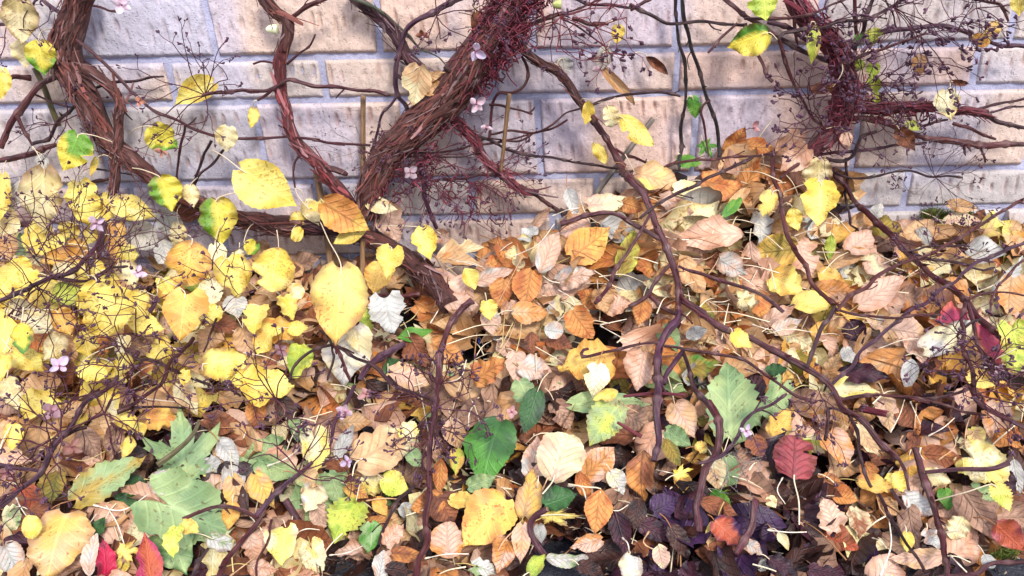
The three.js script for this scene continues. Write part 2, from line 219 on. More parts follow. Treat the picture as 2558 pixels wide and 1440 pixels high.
// A blade of the given length and width, base to tip along +y, centred, facing +z.
function blade(g, kind, L, W, tone, o, r, rows = 20, cols = 8) {
  const [, c1, c2, , way] = TONES[tone], seed = Math.floor(r() * 1e4), base = g.n, skew = (r() - 0.5) * 0.3, bow = (r() - 0.5) * 0.3, pw = 0.85 + 0.4 * r(), brown = r() < 0.5 && !'NSXRQVD'.includes(tone) ? 0.25 + 0.6 * r() : 0, ph = r() * 6, nw = 1.5 + r() * 2.5, tooth = o.tooth ?? (kind === 'm' ? 0.1 : 0.026);
  const jit = 0.9 + 0.2 * r(), warm = (r() - 0.5) * 0.08, C1 = [c1[0] * jit * (1 + warm), c1[1] * jit, c1[2] * jit * (1 - warm)], C2 = [c2[0] * jit, c2[1] * jit, c2[2] * jit];
  const bx = o.bite ? o.bite.map(([t, s, d, w]) => [t, s, d, w || 0.09]) : [];
  const flip = r() < 0.5 ? -1 : 1;
  const put = (x, y, s, t) => {
    const X = x / (W / 2), Y = y / L;
    let z = (o.cup || 0) * X * X * W * 0.35 + (o.fold || 0) * Math.abs(x) * 0.9 - (o.bend || 0) * L * (Y * Y * 2 - 0.16) * 0.8 + (o.wave ?? 0.1) * W * 0.3 * s * s * Math.sin(ph + Y * 2 * Math.PI * nw + (x > 0 ? 1.7 : 0));
    z += (o.dry ?? 0.3) * 0.06 * W * (fbm(x * 46 + seed, y * 46, 9, 2) - 0.5) * 2;
    if (o.roll) { const R = W / 2 / o.roll, q = x / R; z += R * (1 - Math.cos(q)); x = R * Math.sin(q); }
    if (o.twist) { const a = o.twist * Y; [x, z] = [x * Math.cos(a) - z * Math.sin(a), x * Math.sin(a) + z * Math.cos(a)]; }
    let m = fbm(X * 1.6 + seed, Y * 3.2, 5, 3);
    m = way === 'e' ? smooth(0.42, 0.72, Math.abs(s) * 0.45 + (m - 0.2) * 0.8) : smooth(0.42, 0.68, m + 0.12 * (Math.abs(s) - 0.5));
    if (o.patch === 'tip') m = smooth(0.45, 0.75, t + 0.4 * (m - 0.5)); else if (o.patch === 'side') m = smooth(-0.15, 0.2, X + 0.5 * (m - 0.5)); else if (o.patch === 'base') m = smooth(0.5, 0.25, t + 0.4 * (m - 0.5));
    const a = o.second ? TONES[o.second][1] : C2, e = brown * smooth(0.72, 1.05, Math.max(Math.abs(s), Math.abs(t - 0.5) * 1.9) + 0.5 * (noise(X * 3 + seed, Y * 6, 4) - 0.5));
    return g.v(x, y, z, 0.5 + flip * 0.5 * clamp(X, -1, 1) * 0.97, t, [mix(mix(C1[0], a[0], m), 0.2, e), mix(mix(C1[1], a[1], m), 0.09, e), mix(mix(C1[2], a[2], m), 0.04, e)]);
  };
  if (kind === 'm' || kind === 'b') {
    const N = 84, R = 7; let ymin = 9, ymax = -9, xm = 0; const pr = [];
    for (let k = 0; k < N; k++) { const a = (k / N - 0.5) * Math.PI * 2, q = (kind === 'b' ? broad : lobed)(a) * (1 + (k % 3 === 0 ? tooth : -tooth * 0.6)); pr.push([q, a]); const y = q * Math.cos(a), x = q * Math.sin(a); ymin = Math.min(ymin, y); ymax = Math.max(ymax, y); xm = Math.max(xm, Math.abs(x)); }
    const ky = L / (ymax - ymin), kx = W / 2 / xm, oy = -(ymin + ymax) / 2 * ky, c = put(0, oy, 0, 0.3);
    for (let j = 1; j <= R; j++) for (let k = 0; k < N; k++) { const [q, a] = pr[k], f = j / R, y = q * f * Math.cos(a) * ky + oy; put(q * f * Math.sin(a) * kx, y, f, clamp(0.5 + y / L)); }
    for (let k = 0; k < N; k++) { const l = (k + 1) % N; g.t(c, c + 1 + l, c + 1 + k); for (let j = 1; j < R; j++) { const a = c + 1 + (j - 1) * N + k, b = c + 1 + (j - 1) * N + l; g.t(a, b, a + N); g.t(b, b + N, a + N); } }
    return [0, -L * 0.3];
  }
  for (let j = 0; j <= rows; j++) {
    const t = j / rows, w = Math.pow(profile(kind, clamp(t, 0.004, 0.996)), pw) * W / 2;
    for (let i = 0; i <= cols; i++) {
      const s = i / cols * 2 - 1; let k = 1;
      if (i === 0 || i === cols) k *= 1 + tooth * (j % 2 ? 1 : -1) + 0.05 * (noise(t * 7 + seed, s, 8) - 0.5);
      for (const [bt, bs, bd, bw] of bx) if (s * bs > 0) k *= 1 - bd * smooth(1, 0.35, Math.abs(t - bt) / bw);
      const x = s * w * k * (1 + skew * (s > 0 ? 1 : -1)) + bow * L * ((t - 0.5) ** 2 - 0.08), y = (t - 0.5) * L - (kind === 'h' ? 0.16 : kind === 'o' ? 0.08 : 0) * L * s * s * Math.pow(1 - t, 5);
      put(x, y, s, t);
    }
  }
  for (let j = 0; j < rows; j++) for (let i = 0; i < cols; i++) { const a = base + j * (cols + 1) + i; g.t(a, a + 1, a + cols + 1); g.t(a + 1, a + cols + 2, a + cols + 1); }
  return [0, -L / 2];
}
function tube(g, pts, rad, sides, color, vScale = 6) {      // pts: Vector3[], rad(k, angle) in metres, color(k, angle)
  const base = g.n, n = pts.length; let N = V(0.3, 0.2, 1), len = 0;
  for (let k = 0; k < n; k++) {
    const T = pts[Math.min(n - 1, k + 1)].clone().sub(pts[Math.max(0, k - 1)]).normalize();
    N.addScaledVector(T, -N.dot(T)); if (N.lengthSq() < 1e-6) N.set(T.y, T.z, T.x).addScaledVector(T, -T.dot(V(T.y, T.z, T.x))); N.normalize();
    const B = T.clone().cross(N); if (k) len += pts[k].distanceTo(pts[k - 1]);
    for (let s = 0; s <= sides; s++) { const a = s / sides * Math.PI * 2, q = rad(k, a, len), p = pts[k].clone().addScaledVector(N, Math.cos(a) * q).addScaledVector(B, Math.sin(a) * q); g.v(p.x, p.y, p.z, s / sides, len * vScale, color(k, a, len)); }
  }
  for (let k = 0; k < n - 1; k++) for (let s = 0; s < sides; s++) { const a = base + k * (sides + 1) + s; g.t(a, a + 1, a + sides + 1); g.t(a + 1, a + sides + 2, a + sides + 1); }
  for (const [k, f] of [[0, 1], [n - 1, 0]]) { const c = color(k, 0, 0), m = g.v(pts[k].x, pts[k].y, pts[k].z, 0.5, 0, c), a = base + k * (sides + 1); for (let s = 0; s < sides; s++) f ? g.t(m, a + s + 1, a + s) : g.t(m, a + s, a + s + 1); }
}
function curve(points, step) { const c = new THREE.CatmullRomCurve3(points, false, 'centripetal'), n = Math.max(3, Math.ceil(c.getLength() / step)); return c.getSpacedPoints(n); }
// How a leaf seen at x, y with its tip towards "ang" (degrees, 90 is down the frame) lies in space.
function lay(x, y, L, W, ang, lift, r, o = {}) {
  const P = at(x, y, lift), n = surfaceNormal(P).multiplyScalar(o.flat ?? 0.55).addScaledVector(EYE.clone().sub(P).normalize(), 0.6);
  n.x += (r() - 0.5) * (o.tilt ?? 0.85) + (o.tx || 0); n.y += (r() - 0.5) * (o.tilt ?? 0.85) + (o.ty || 0); n.z += (r() - 0.5) * 0.3; n.normalize();
  const a = THREE.MathUtils.degToRad(ang), on = (dx, dy) => { const s = sight(x + dx, y + dy); return EYE.clone().addScaledVector(s, P.clone().sub(EYE).dot(n) / s.dot(n)); };
  const e1 = on(Math.cos(a) * 2, Math.sin(a) * 2).sub(on(-Math.cos(a) * 2, -Math.sin(a) * 2)), perPx = e1.length() / 4; e1.normalize();
  const e2 = e1.clone().cross(n).normalize(), f0 = toFrame(P), f1 = toFrame(P.clone().addScaledVector(e2, 0.002)), dx = (f1[0] - f0[0]) / 0.002, dy = (f1[1] - f0[1]) / 0.002, across = Math.abs(dx * -Math.sin(a) + dy * Math.cos(a));
  const flatScale = f0[2] / FPX;
  return { P, m: new THREE.Matrix4().makeBasis(e2, e1, n).setPosition(P), L: Math.min(L * perPx, L * flatScale * 1.7), W: Math.min(W / across, W * flatScale * 1.7), s: flatScale };
}
function stalk(g, from, dir, len, r, color = STALK, rad = 0.0009, droop = 0.2) {
  const side = V(r() - 0.5, r() - 0.5, r() - 0.5).multiplyScalar(len * 0.7), p = [from, from.clone().addScaledVector(dir, len * 0.5).addScaledVector(side, 0.45), from.clone().addScaledVector(dir, len).add(side).add(V(0, -droop * len, 0))];
  const q = curve(p, len / 7); tube(g, q, (k) => rad * (0.8 + 0.5 * k / q.length), 5, (k) => { const f = 0.85 + 0.2 * hash2(k, g.n & 1023, 4); return [color[0] * f, color[1] * f, color[2] * f]; });
}
// ---------- the vines ----------
const barkMap = tex(256, 512, (u, v) => { const k = fbm(u * 26, v * 5, 3, 4), q = fbm(u * 60, v * 9, 8, 3), s = smooth(0.55, 0.7, fbm(u * 14, v * 3, 12, 3)); return [0.55 + 0.7 * (k - 0.35) + 0.25 * (q - 0.5) + 0.2 * s, 0.52 + 0.7 * (k - 0.35) + 0.25 * (q - 0.5) + 0.14 * s, 0.5 + 0.65 * (k - 0.35) + 0.25 * (q - 0.5) + 0.12 * s]; });
const barkBump = tex(256, 512, (u, v) => 0.5 + 1.1 * (fbm(u * 30, v * 5, 3, 4) - 0.5) + 0.3 * (fbm(u * 70, v * 14, 5, 2) - 0.5));
const barkMat = new THREE.MeshStandardMaterial({ name: 'bark', vertexColors: true, map: barkMap, bumpMap: barkBump, bumpScale: 0.003, roughness: 0.78 });
const twigMat = new THREE.MeshStandardMaterial({ name: 'twig', vertexColors: true, map: barkMap, roughness: 0.48, bumpMap: barkBump, bumpScale: 0.0016 });
const hairMat = new THREE.MeshStandardMaterial({ name: 'twig_fine', vertexColors: true, roughness: 0.75 });
const flakeMat = new THREE.MeshStandardMaterial({ name: 'bark_flake', vertexColors: true, roughness: 0.8, side: THREE.DoubleSide, bumpMap: barkBump, bumpScale: 0.0008 });
const petalMat = new THREE.MeshPhysicalMaterial({ name: 'petal', vertexColors: true, side: THREE.DoubleSide, roughness: 0.7, transmission: 0.25, thickness: 0 });
const WOOD = { p: '#6c2636', r: '#742a30', d: '#481a2a', b: '#64352f', v: '#602b50', g: '#7d7770', o: '#57502c', t: '#8c6f50', k: '#1f1418', n: '#7b8a70' };   // purple-brown, red, dark, cinnamon, violet, grey, olive, cane, near black, grey-green
function plant(name, label, category, base) { const o = new THREE.Group(); o.name = numbered(name); o.position.copy(base); tag(o, label, category); scene.add(o); return o; }
function part(name, g, mat, parent, origin) { const m = new THREE.Mesh(g.build(origin ?? parent.position), mat); m.name = name; parent.add(m); return shade(m); }
const PL = {
  L: plant('climbing_hydrangea', 'climbing hydrangea with twisted flaky trunk and hanging yellow leaves, on the wall', 'vine', at(240, 640, 0.02)),
  M: plant('climbing_hydrangea', 'climbing hydrangea with slim S-curved peeling trunk beside a thin bamboo cane', 'vine', at(850, 500, 0.02)),
  C: plant('climbing_hydrangea', 'climbing hydrangea with the thickest shaggy trunk, furred with dark aerial roots', 'vine', at(920, 500, 0.02)),
  R: plant('climbing_hydrangea', 'climbing hydrangea forking into many side arms above the leaf heap', 'vine', at(2010, 440, 0.02)),
  B: plant('bramble', 'pair of straight near-black bramble stems with small green leaves against the wall', 'bramble', at(1698, 420, 0.02)),
};
const parsePts = (s) => s.trim().split(/\s+/).map((q) => q.split(',').map(Number));
const stems = [];
// A stem of a plant: half-thickness at both ends (in survey units, thousandths of a degree of view or so), distance off wall or heap at both ends, wood, course.
function stem(owner, r0, r1, l0, l1, wood, course, o = {}) {
  if (!o.thick) { r0 *= 0.74; r1 *= 0.7; }
  const q = parsePts(course), n = q.length, r = rngOf(q[0][0] * 31 + q[0][1] * 7 + n), W = lin(WOOD[wood], o.thick ? 0.66 : 0.48);
  const P = q.map(([x, y], k) => at(x, y, mix(l0, l1, k / (n - 1)))), depth = P.map((p) => toFrame(p)[2] / FPX);
  const c = curve(P, o.thick ? 0.005 : 0.007), m = c.length, seed = Math.floor(r() * 999), kink = o.thick ? 0.006 : 0.007; let run = 0;
  for (let k = 1; k < m - 1; k++) { run += 0.007; const e = Math.min(1, k / 4, (m - 1 - k) / 4) * kink; c[k].x += e * (noise(run * 26, 1, seed) - 0.5); c[k].y += e * (noise(run * 26, 5, seed) - 0.5); c[k].z += e * (noise(run * 26, 9, seed) - 0.5); }
  const g = new Geo(), knots = [];
  for (let d = 0.02 + r() * 0.03; d < 1.5; d += 0.03 + r() * 0.05) knots.push(d);
  const rad = (k, a, len) => {
    const t = k / (m - 1), f = t * (n - 1), i = Math.min(n - 2, Math.floor(f)), dep = mix(depth[i], depth[i + 1], f - i); let R = mix(r0, r1, t) * dep;
    if (o.thick) return R * (0.92 + 0.36 * (fbm(Math.cos(a) * 1.6 + 9, Math.sin(a) * 1.6 + len * 5, seed, 3) - 0.5) + 0.3 * (Math.abs(noise(a / 6.2832 * 14, len * 9, seed + 4) - 0.5) - 0.25));
    for (const d of knots) R *= 1 + 0.5 * smooth(0.005, 0, Math.abs(len - d));
    return R * (0.92 + 0.42 * (noise(len * 75, a * 1.4, seed) - 0.5) + 0.3 * (noise(len * 24, 3, seed + 1) - 0.5)) * (o.blunt ? 1 : k === m - 1 ? 0.8 : 1);
  };
  const col = (k, a, len) => {
    const spot = smooth(0.6, 0.78, noise(len * 55, a * 1.6 + seed, seed + 6)); let f = 0.6 + 0.8 * noise(len * 40, a * 1.3 + seed, seed), pale = spot * 0.22; for (const d of knots) if (Math.abs(len - d) < 0.0022 && !o.thick) pale = 0.3;
    if (o.thick) { const s = smooth(0.5, 0.72, fbm(a / 6.2832 * 9, len * 12, seed + 2, 3)); pale = s * 0.22; }
    return [mix(W[0] * f, 0.34, pale), mix(W[1] * f, 0.22, pale), mix(W[2] * f, 0.2, pale)];
  };
  tube(g, c, rad, o.thick ? 22 : r0 > 7 ? 10 : 7, col, 5);
  const host = PL[owner], mesh = part(o.name || 'stem', g, o.thick ? barkMat : twigMat, host);
  stems.push({ owner, c, mesh, r0, r1, depth, W });
  if (o.buds !== 0 && !o.thick) {         // little spurs at the knots
    const s = new Geo(); let d = 0, made = 0;
    for (let k = 1; k < m - 1; k++) { d += c[k].distanceTo(c[k - 1]); if (r() < 0.07) { const T = c[k + 1].clone().sub(c[k]).normalize(), D = V(r() - 0.5, r() - 0.5, r() * 0.8).addScaledVector(T, 0.5).normalize(), R = rad(k, 0, d); const q2 = [c[k].clone(), c[k].clone().addScaledVector(D, R * 1.6), c[k].clone().addScaledVector(D, R * (2.4 + r() * 2))]; tube(s, q2, (j) => R * [0.6, 0.45, 0.12][j], 5, () => [W[0] * 1.3, W[1] * 1.1, W[2]]); made++; }
      if (r() < (r0 > 3 ? 0.045 : 0)) { const T = c[k + 1].clone().sub(c[k]).normalize(), D = V(r() - 0.5, r() - 0.4, r() * 0.7).addScaledVector(T, 0.9).normalize(), l = 0.012 + 0.04 * r() * r(), e = c[k].clone().addScaledVector(D, l), mid = c[k].clone().addScaledVector(D, l * 0.5).add(V(r() - 0.5, r() - 0.5, r() - 0.5).multiplyScalar(l * 0.3)), f = 0.8 + 0.6 * r(), w = 0.0006 + 0.0007 * r(); e.z = Math.max(e.z, 0.006); const q3 = curve([c[k].clone(), mid, e], 0.006); tube(s, q3, (j) => w * (1.3 - 0.6 * j / q3.length) * (j === q3.length - 1 ? 1.6 : 1), 5, () => [W[0] * f * 1.3, W[1] * f * 1.2, W[2] * f * 1.2]); made++; } }
    if (made) { const b = part('side_twigs', s, twigMat, mesh, host.position); b.userData.kind = 'stuff'; }
  }
  if (o.thick) { // peeling strips of bark
    const s = new Geo(), count = Math.round((o.flakes ?? 1) * c[0].distanceTo(c[m - 1]) * 400);
    for (let q2 = 0; q2 < count; q2++) {
      const k = 1 + Math.floor(r() * (m - 3)), T = c[k + 1].clone().sub(c[k - 1]).normalize(), N = V(r() - 0.5, r() - 0.5, 0.1 + r() * 0.7); N.addScaledVector(T, -N.dot(T)).normalize();
      const R = rad(k, 1, 0.1) * 1.04, S = T.clone().cross(N), len = 0.016 + 0.085 * r() * r(), wid = 0.0009 + 0.0045 * r() * r() * r(), grey = r() < 0.25 ? 0.12 * r() : 0, peel = r() < 0.45 ? r() * 0.012 : 0.0012, f = 0.3 + 1.5 * r() * r(), dir = r() < 0.5 ? 1 : -1, b0 = s.n, yaw = (r() - 0.5) * 0.7, wig = r() * 6;
      const TT = T.clone().addScaledVector(S, yaw).multiplyScalar(dir), SS = S.clone().addScaledVector(T, -yaw);
      for (let j = 0; j <= 5; j++) { const t = j / 5, p = c[k].clone().addScaledVector(N, R + 0.0012 + peel * t * t + 0.001 * Math.sin(t * 6 + wig)).addScaledVector(TT, (t - 0.3) * len).addScaledVector(SS, Math.sin(t * 4 + wig) * wid * 0.8); for (const e of [-1, 0, 1]) { const w = wid * (0.55 + 0.45 * Math.sin(Math.PI * clamp(t * 0.85 + 0.1))); const v = p.clone().addScaledVector(SS, e * w).addScaledVector(N, e ? -0.0009 : 0); s.v(v.x, v.y, v.z, e * 0.1 + 0.5, t * 0.4, [W[0] * f * 1.5 + 0.012 + grey, W[1] * f * 1.4 + 0.006 + grey * 0.85, W[2] * f * 1.3 + 0.005 + grey * 0.9]); } }
      for (let j = 0; j < 5; j++) for (let e = 0; e < 2; e++) { const a = b0 + j * 3 + e; s.t(a, a + 1, a + 3); s.t(a + 1, a + 4, a + 3); }
    }
    const fl = part('peeling_bark', s, flakeMat, mesh, host.position); fl.userData.kind = 'stuff';
  }
  return mesh;
}
function roots(owner, course, r0, r1, lift, count, len, wood) {      // the fur of aerial roots on an old trunk
  const q = parsePts(course), P = q.map(([x, y]) => at(x, y, lift)), c = curve(P, 0.01), r = rngOf(q[0][0] + 17), g = new Geo(), W = lin(WOOD[wood], 1);
  for (let k = 0; k < count; k++) {
    const t = r(), p = c[Math.floor(t * (c.length - 1))].clone(), dep = toFrame(p)[2] / FPX, R = mix(r0, r1, t) * dep, a = r() * 6.2832, D = V(Math.cos(a), Math.sin(a), 0.25 + r() * 0.9);
    p.addScaledVector(V(D.x, D.y, D.z * 0.6), R * (0.3 + 0.6 * r()));
    const l = len * (0.4 + r()), b = p.clone().add(V(r() - 0.5, r() - 0.5, r() * 0.5).multiplyScalar(l)), e = b.clone().add(V(r() - 0.5, r() - 0.6, (r() - 0.4) * 0.6).multiplyScalar(l)), f = 0.5 + r();
    b.z = Math.max(b.z, 0.004); e.z = Math.max(e.z, 0.004);
    tube(g, curve([p, b, e], l * 0.45), () => 0.0006 + 0.0009 * hash2(k, 3), 3, () => [W[0] * f, W[1] * f, W[2] * f]);
  }
  const m = part('aerial_roots', g, hairMat, PL[owner]); m.userData.kind = 'stuff'; return m;
}
// A dry flower head: branching stalks with small dark seed capsules, spreading from (bx, by) around (x, y).
function flowerHead(owner, x, y, R, bx, by, lift, o = {}) {
  const r = (R *= 1.15, rngOf(x * 13 + y * 7)), B = at(bx, by, lift * 0.8), C = at(x, y, lift), s = toFrame(C)[2] / FPX, g = new Geo(), pods = new Geo(), w = o.wood || 'd', W = lin(WOOD[w], 0.9), rad = (o.fine || 1) * 0.0006, podSize = (o.pod ?? 1) * 0.0024;
  const pod = (p, d) => { const T = d.clone().normalize(), f = 0.6 + 0.8 * r(), l = podSize * (1.3 + r()), q = [p.clone().addScaledVector(T, -l * 0.2), p.clone().addScaledVector(T, l * 0.4), p.clone().addScaledVector(T, l), p.clone().addScaledVector(T, l * 1.25)]; tube(pods, q, (k) => podSize * [0.15, 0.42, 0.62, 0.25][k], 5, () => [0.065 * f, 0.024 * f, 0.045 * f]); };
  const grow = (p, d, len, level) => {
    const e = p.clone().addScaledVector(d, len).add(V(r() - 0.5, r() - 0.5, r() - 0.5).multiplyScalar(len * 0.25)), mid = p.clone().add(e).multiplyScalar(0.5).add(V(r() - 0.5, r() - 0.5, r() - 0.5).multiplyScalar(len * 0.22));
    e.z = Math.max(e.z, 0.008); tube(g, curve([p, mid, e], len / 3), () => rad * [1.5, 1.1, 0.8, 0.65][level], 4, () => { const f = 0.7 + 0.6 * r(); return [W[0] * f, W[1] * f, W[2] * f]; });
    if (level >= (o.levels ?? 2)) { const n = 2 + Math.floor(r() * 2.4); for (let k = 0; k < n; k++) pod(e.clone().add(V(r() - 0.5, r() - 0.5, r() - 0.5).multiplyScalar(0.004)), V(r() - 0.5, r() - 0.5, r() - 0.5).addScaledVector(d, 0.7)); return; }
    const n = level === 0 ? 2 + (r() < 0.5 ? 1 : 0) : 2;
    for (let k = 0; k < n; k++) { const q = d.clone().addScaledVector(RGT, (r() - 0.5) * 2.3).addScaledVector(UPV, (r() - 0.5) * 2.3).add(V(0, 0, (r() - 0.4) * 0.7)).normalize(), st = level === 0 ? p.clone().lerp(e, 0.45 + 0.55 * (k + 1) / n) : e; grow(st, q, len * (0.5 + 0.3 * r()), level + 1); }
  };
  const out = C.clone().sub(B), n = o.rays ?? 6;
  for (let k = 0; k < n; k++) { const a = k / n * 6.2832 + r(), d = RGT.clone().multiplyScalar(Math.cos(a)).addScaledVector(UPV, Math.sin(a)).add(V(0, 0, (r() - 0.3) * 0.5)).multiplyScalar(R * s).add(out).normalize(); grow(B, d, (R * s) * (0.42 + 0.2 * r()) + out.length() * 0.25 * (1 + r()), 0); }
  const head = part('flower_head', g, hairMat, PL[owner]); const p = part('seed_capsules', pods, hairMat, head, PL[owner].position); p.userData.kind = 'stuff'; return head;
}
// A sterile floret: papery petals round a small centre, each petal a piece of its own.
function floret(owner, x, y, R, color, lift, turn = 0, petals = 4, o = {}) {
  const r = rngOf(x * 3 + y * 17 + 1), f = new THREE.Group(), q = lay(x, y, R, R, turn, lift, r, { flat: 0.2, tilt: 0.7 }), host = PL[owner], C = lin(color, 0.72); f.name = 'floret'; host.add(f);
  for (let k = 0; k < petals; k++) {
    const g = new Geo(), L = R * q.s * (0.6 + 0.3 * r()), W = L * (0.6 + 0.35 * r()), a = (k + 0.15 * (r() - 0.5)) / Math.max(4, petals) * 6.2832, b = 0.15 + 0.9 * r(), N = 8, M = 6, tint = 0.85 + 0.25 * r();
    for (let j = 0; j <= N; j++) for (let i = 0; i <= M; i++) { const t = j / N, e = i / M * 2 - 1, w = Math.pow(Math.sin(Math.PI * clamp(0.06 + 0.92 * Math.pow(t, 0.85))), 0.6) * W / 2, px = e * w, py = 0.1 * L + t * L * 0.95, pz = b * L * t * t * 0.5 + 0.3 * L * e * e * (r() < 0.001 ? 0 : k % 2 ? 1 : -0.5) + 0.03 * L * noise(px * 900, py * 900, k), v = V(px * Math.cos(a) - py * Math.sin(a), px * Math.sin(a) + py * Math.cos(a), pz).applyMatrix4(q.m), d = tint * (0.82 + 0.3 * noise(t * 6, e * 3 + k, 9)); g.v(v.x, v.y, v.z, 0, 0, [C[0] * d, C[1] * d * mix(0.75, 1, t), C[2] * d * mix(0.8, 1, t)]); }
    for (let j = 0; j < N; j++) for (let i = 0; i < M; i++) { const v = j * (M + 1) + i; g.t(v, v + 1, v + M + 1); g.t(v + 1, v + M + 2, v + M + 1); }
    part('petal', g, petalMat, f, host.position);
  }
  const g = new Geo(), T = V(0, 0, 1).transformDirection(q.m); tube(g, [q.P.clone().addScaledVector(T, -0.004), q.P.clone(), q.P.clone().addScaledVector(T, 0.0025)], (k) => [0.0008, 0.0016, 0.0008][k], 6, () => [0.18, 0.05, 0.08]);
  part('floret_centre', g, hairMat, f, host.position);
  if (o.stalk !== 0) { const s = new Geo(); stalk(s, q.P.clone(), V(r() - 0.5, -0.2, -0.8).normalize(), 0.02, r, lin('#8a5a5a', 0.8), 0.0006); part('stalk', s, stalkMat, f, host.position); }
  return f;
}
// ---------- stems on the wall: left plant ----------
const TH = { thick: true };
stem('L', 33, 38, .05, .05, 'b', '212,-30 185,40 163,110 165,150', { ...TH, name: 'trunk', flakes: 1.4 });
stem('L', 38, 20, .05, .06, 'b', '163,120 168,160 190,200 225,260 250,320 285,365 335,405 400,462', { ...TH, name: 'trunk', flakes: 1.4 });
stem('L', 20, 27, .06, .05, 'b', '385,450 440,490 510,518 600,545 700,560 760,566', { ...TH, name: 'trunk' });
stem('L', 25, 30, .05, .06, 'b', '850,562 910,590 980,630 1050,675 1110,735 1122,765', { ...TH, name: 'trunk', flakes: 1.2 });
stem('L', 22, 25, .045, .05, 'd', '740,562 800,570 860,566', { ...TH, name: 'trunk', flakes: .4 });
stem('L', 14, 12, .06, .07, 'b', '207,170 240,187 287,230 303,260 297,300 295,350 288,400 285,480', { ...TH, name: 'side_trunk', flakes: .8 });
stem('L', 13, 11, .07, .09, 'p', '285,470 277,500 262,560 250,610 235,650');
stem('L', 11, 11, .05, .09, 'r', '150,185 100,213 60,263 37,293 0,368');
stem('L', 8, 4, .09, .09, 'r', '40,288 55,320 72,348 80,365', { buds: 0 });
stem('L', 9, 10, .05, .05, 'r', '-20,404 40,390 90,378 140,362');
stem('L', 6, 6, .04, .06, 'd', '80,360 115,345 143,313 175,275 200,243');
stem('L', 4, 4, .05, .04, 'p', '88,237 130,253 170,263 210,270');
stem('L', 6, 5, .07, .05, 'p', '188,100 233,133 300,200 360,253 420,293 450,307 480,322 533,335 633,343 700,344 760,347 800,351 850,356 925,363');
stem('L', 5, 4, .05, .04, 'p', '462,315 455,345 450,377 445,420 438,462', { buds: 0 });
stem('L', 5, 4, .06, .05, 'd', '527,352 515,385 505,412 478,468');
stem('L', 5, 5, .06, .05, 'd', '564,368 530,408 500,440 476,474');
stem('L', 4, 3, .05, .05, 'd', '463,316 480,305 490,293');
stem('L', 5, 5, .03, .03, 'd', '230,222 283,209 340,202 408,191', { blunt: 1 });
stem('L', 8, 10, .035, .04, 'v', '98,-8 130,20 160,40 185,52');
stem('L', 8, 5, .05, .03, 'v', '185,130 215,155 240,172');
stem('L', 6, 4, .07, .08, 'd', '-10,62 30,58 55,44 80,12 92,-12');
stem('L', 10, 6, .04, .08, 'r', '75,195 40,190 22,198');
stem('L', 5, 5, .06, .07, 'r', '232,15 270,22 304,28');
stem('L', 5, 4, .04, .04, 'k', '210,215 245,245 265,285 283,325');
stem('L', 4, 3, .05, .05, 'd', '225,420 260,425 290,432 330,438');
stem('L', 5, 6, .05, .05, 'r', '200,478 235,460 275,445');
stem('L', 4, 3, .07, .05, 'd', '308,260 315,285 330,300');
// left plant, low trailing wood
stem('L', 10, 9, .11, .12, 'v', '-15,757 43,738 117,700 200,660 245,605 262,560');
stem('L', 7, 5, .11, .11, 'd', '133,695 217,700 255,682 273,668 318,666');
stem('L', 5, 5, .11, .11, 'p', '45,748 38,770 18,792');
stem('L', 5, 3, .12, .12, 'd', '217,700 255,706 290,714 303,705');
stem('L', 13, 11, .05, .05, 'r', '-15,556 30,555 82,558', { blunt: 1 });
stem('L', 9, 8, .07, .08, 'v', '362,808 375,780 392,742');
stem('L', 7, 7, .07, .08, 'p', '541,742 525,775 506,808');
stem('L', 4, 4, .08, .08, 'd', '548,770 530,820 508,880');
stem('L', 7, 7, .07, .08, 'p', '482,845 455,880 425,915 393,962 333,1010 293,1028');
stem('L', 6, 5, .07, .07, 'd', '327,897 375,907 420,920 480,940 540,962 600,990');
stem('L', 7, 11, .08, .08, 'v', '345,880 305,925 277,960 240,990 213,1010 173,1070 133,1120 97,1180 43,1237 -10,1272');
stem('L', 5, 5, .075, .07, 'd', '293,1033 340,1020 383,1015 455,1020');
stem('L', 7, 7, .07, .08, 'v', '-10,1161 50,1170 97,1178');
stem('L', 8, 7, .07, .06, 'd', '160,1088 185,1077 214,1068');
stem('L', 5, 3, .07, .07, 'r', '277,1058 305,1073 335,1092');
stem('L', 3, 3, .1, .1, 'd', '303,860 330,895 360,910');
stem('L', 5, 5, .09, .09, 'd', '830,862 795,872 760,893 735,925 722,955');
stem('L', 5, 5, .09, .09, 'd', '830,862 828,900 818,950');
stem('L', 7, 6, .09, .09, 'p', '830,860 850,885 865,920 875,952');
stem('L', 6, 6, .09, .08, 'd', '835,862 880,890 927,915 982,962');
stem('L', 5, 4, .09, .09, 'd', '828,860 820,840 797,826');
stem('L', 14, 11, .07, .07, 'v', '1010,860 975,875 940,898 897,950');
stem('L', 9, 9, .05, .05, 'r', '905,745 970,742 1050,735');
// ---------- middle plant ----------
stem('M', 19, 17, .045, .045, 'b', '655,-30 668,5 690,33 716,50 716,77 707,127', { ...TH, name: 'trunk', flakes: .6 });
stem('M', 16, 17, .045, .05, 'r', '709,110 704,160 703,190 707,233 720,300 740,347 773,387 807,427 850,480 880,520', { ...TH, name: 'trunk', flakes: .8 });
stem('M', 9, 9, .05, .06, 'r', '718,48 770,18 830,-14');
stem('M', 13, 8, .05, .05, 'r', '795,412 830,425 868,437', { name: 'side_branch' });
stem('M', 4, 4, .045, .04, 'p', '632,160 655,154 690,159');
stem('M', 5, 4, .05, .06, 'p', '716,160 745,138 770,120 780,100 787,86');
stem('M', 7, 7, .07, .06, 'p', '505,240 530,231 560,227 610,228 660,231 690,218 720,197 750,200 807,217 860,222 925,230 975,238');
stem('M', 6, 4, .065, .065, 'p', '690,218 665,235 642,250');
stem('M', 3, 3, .05, .05, 'p', '860,222 850,235 838,246');
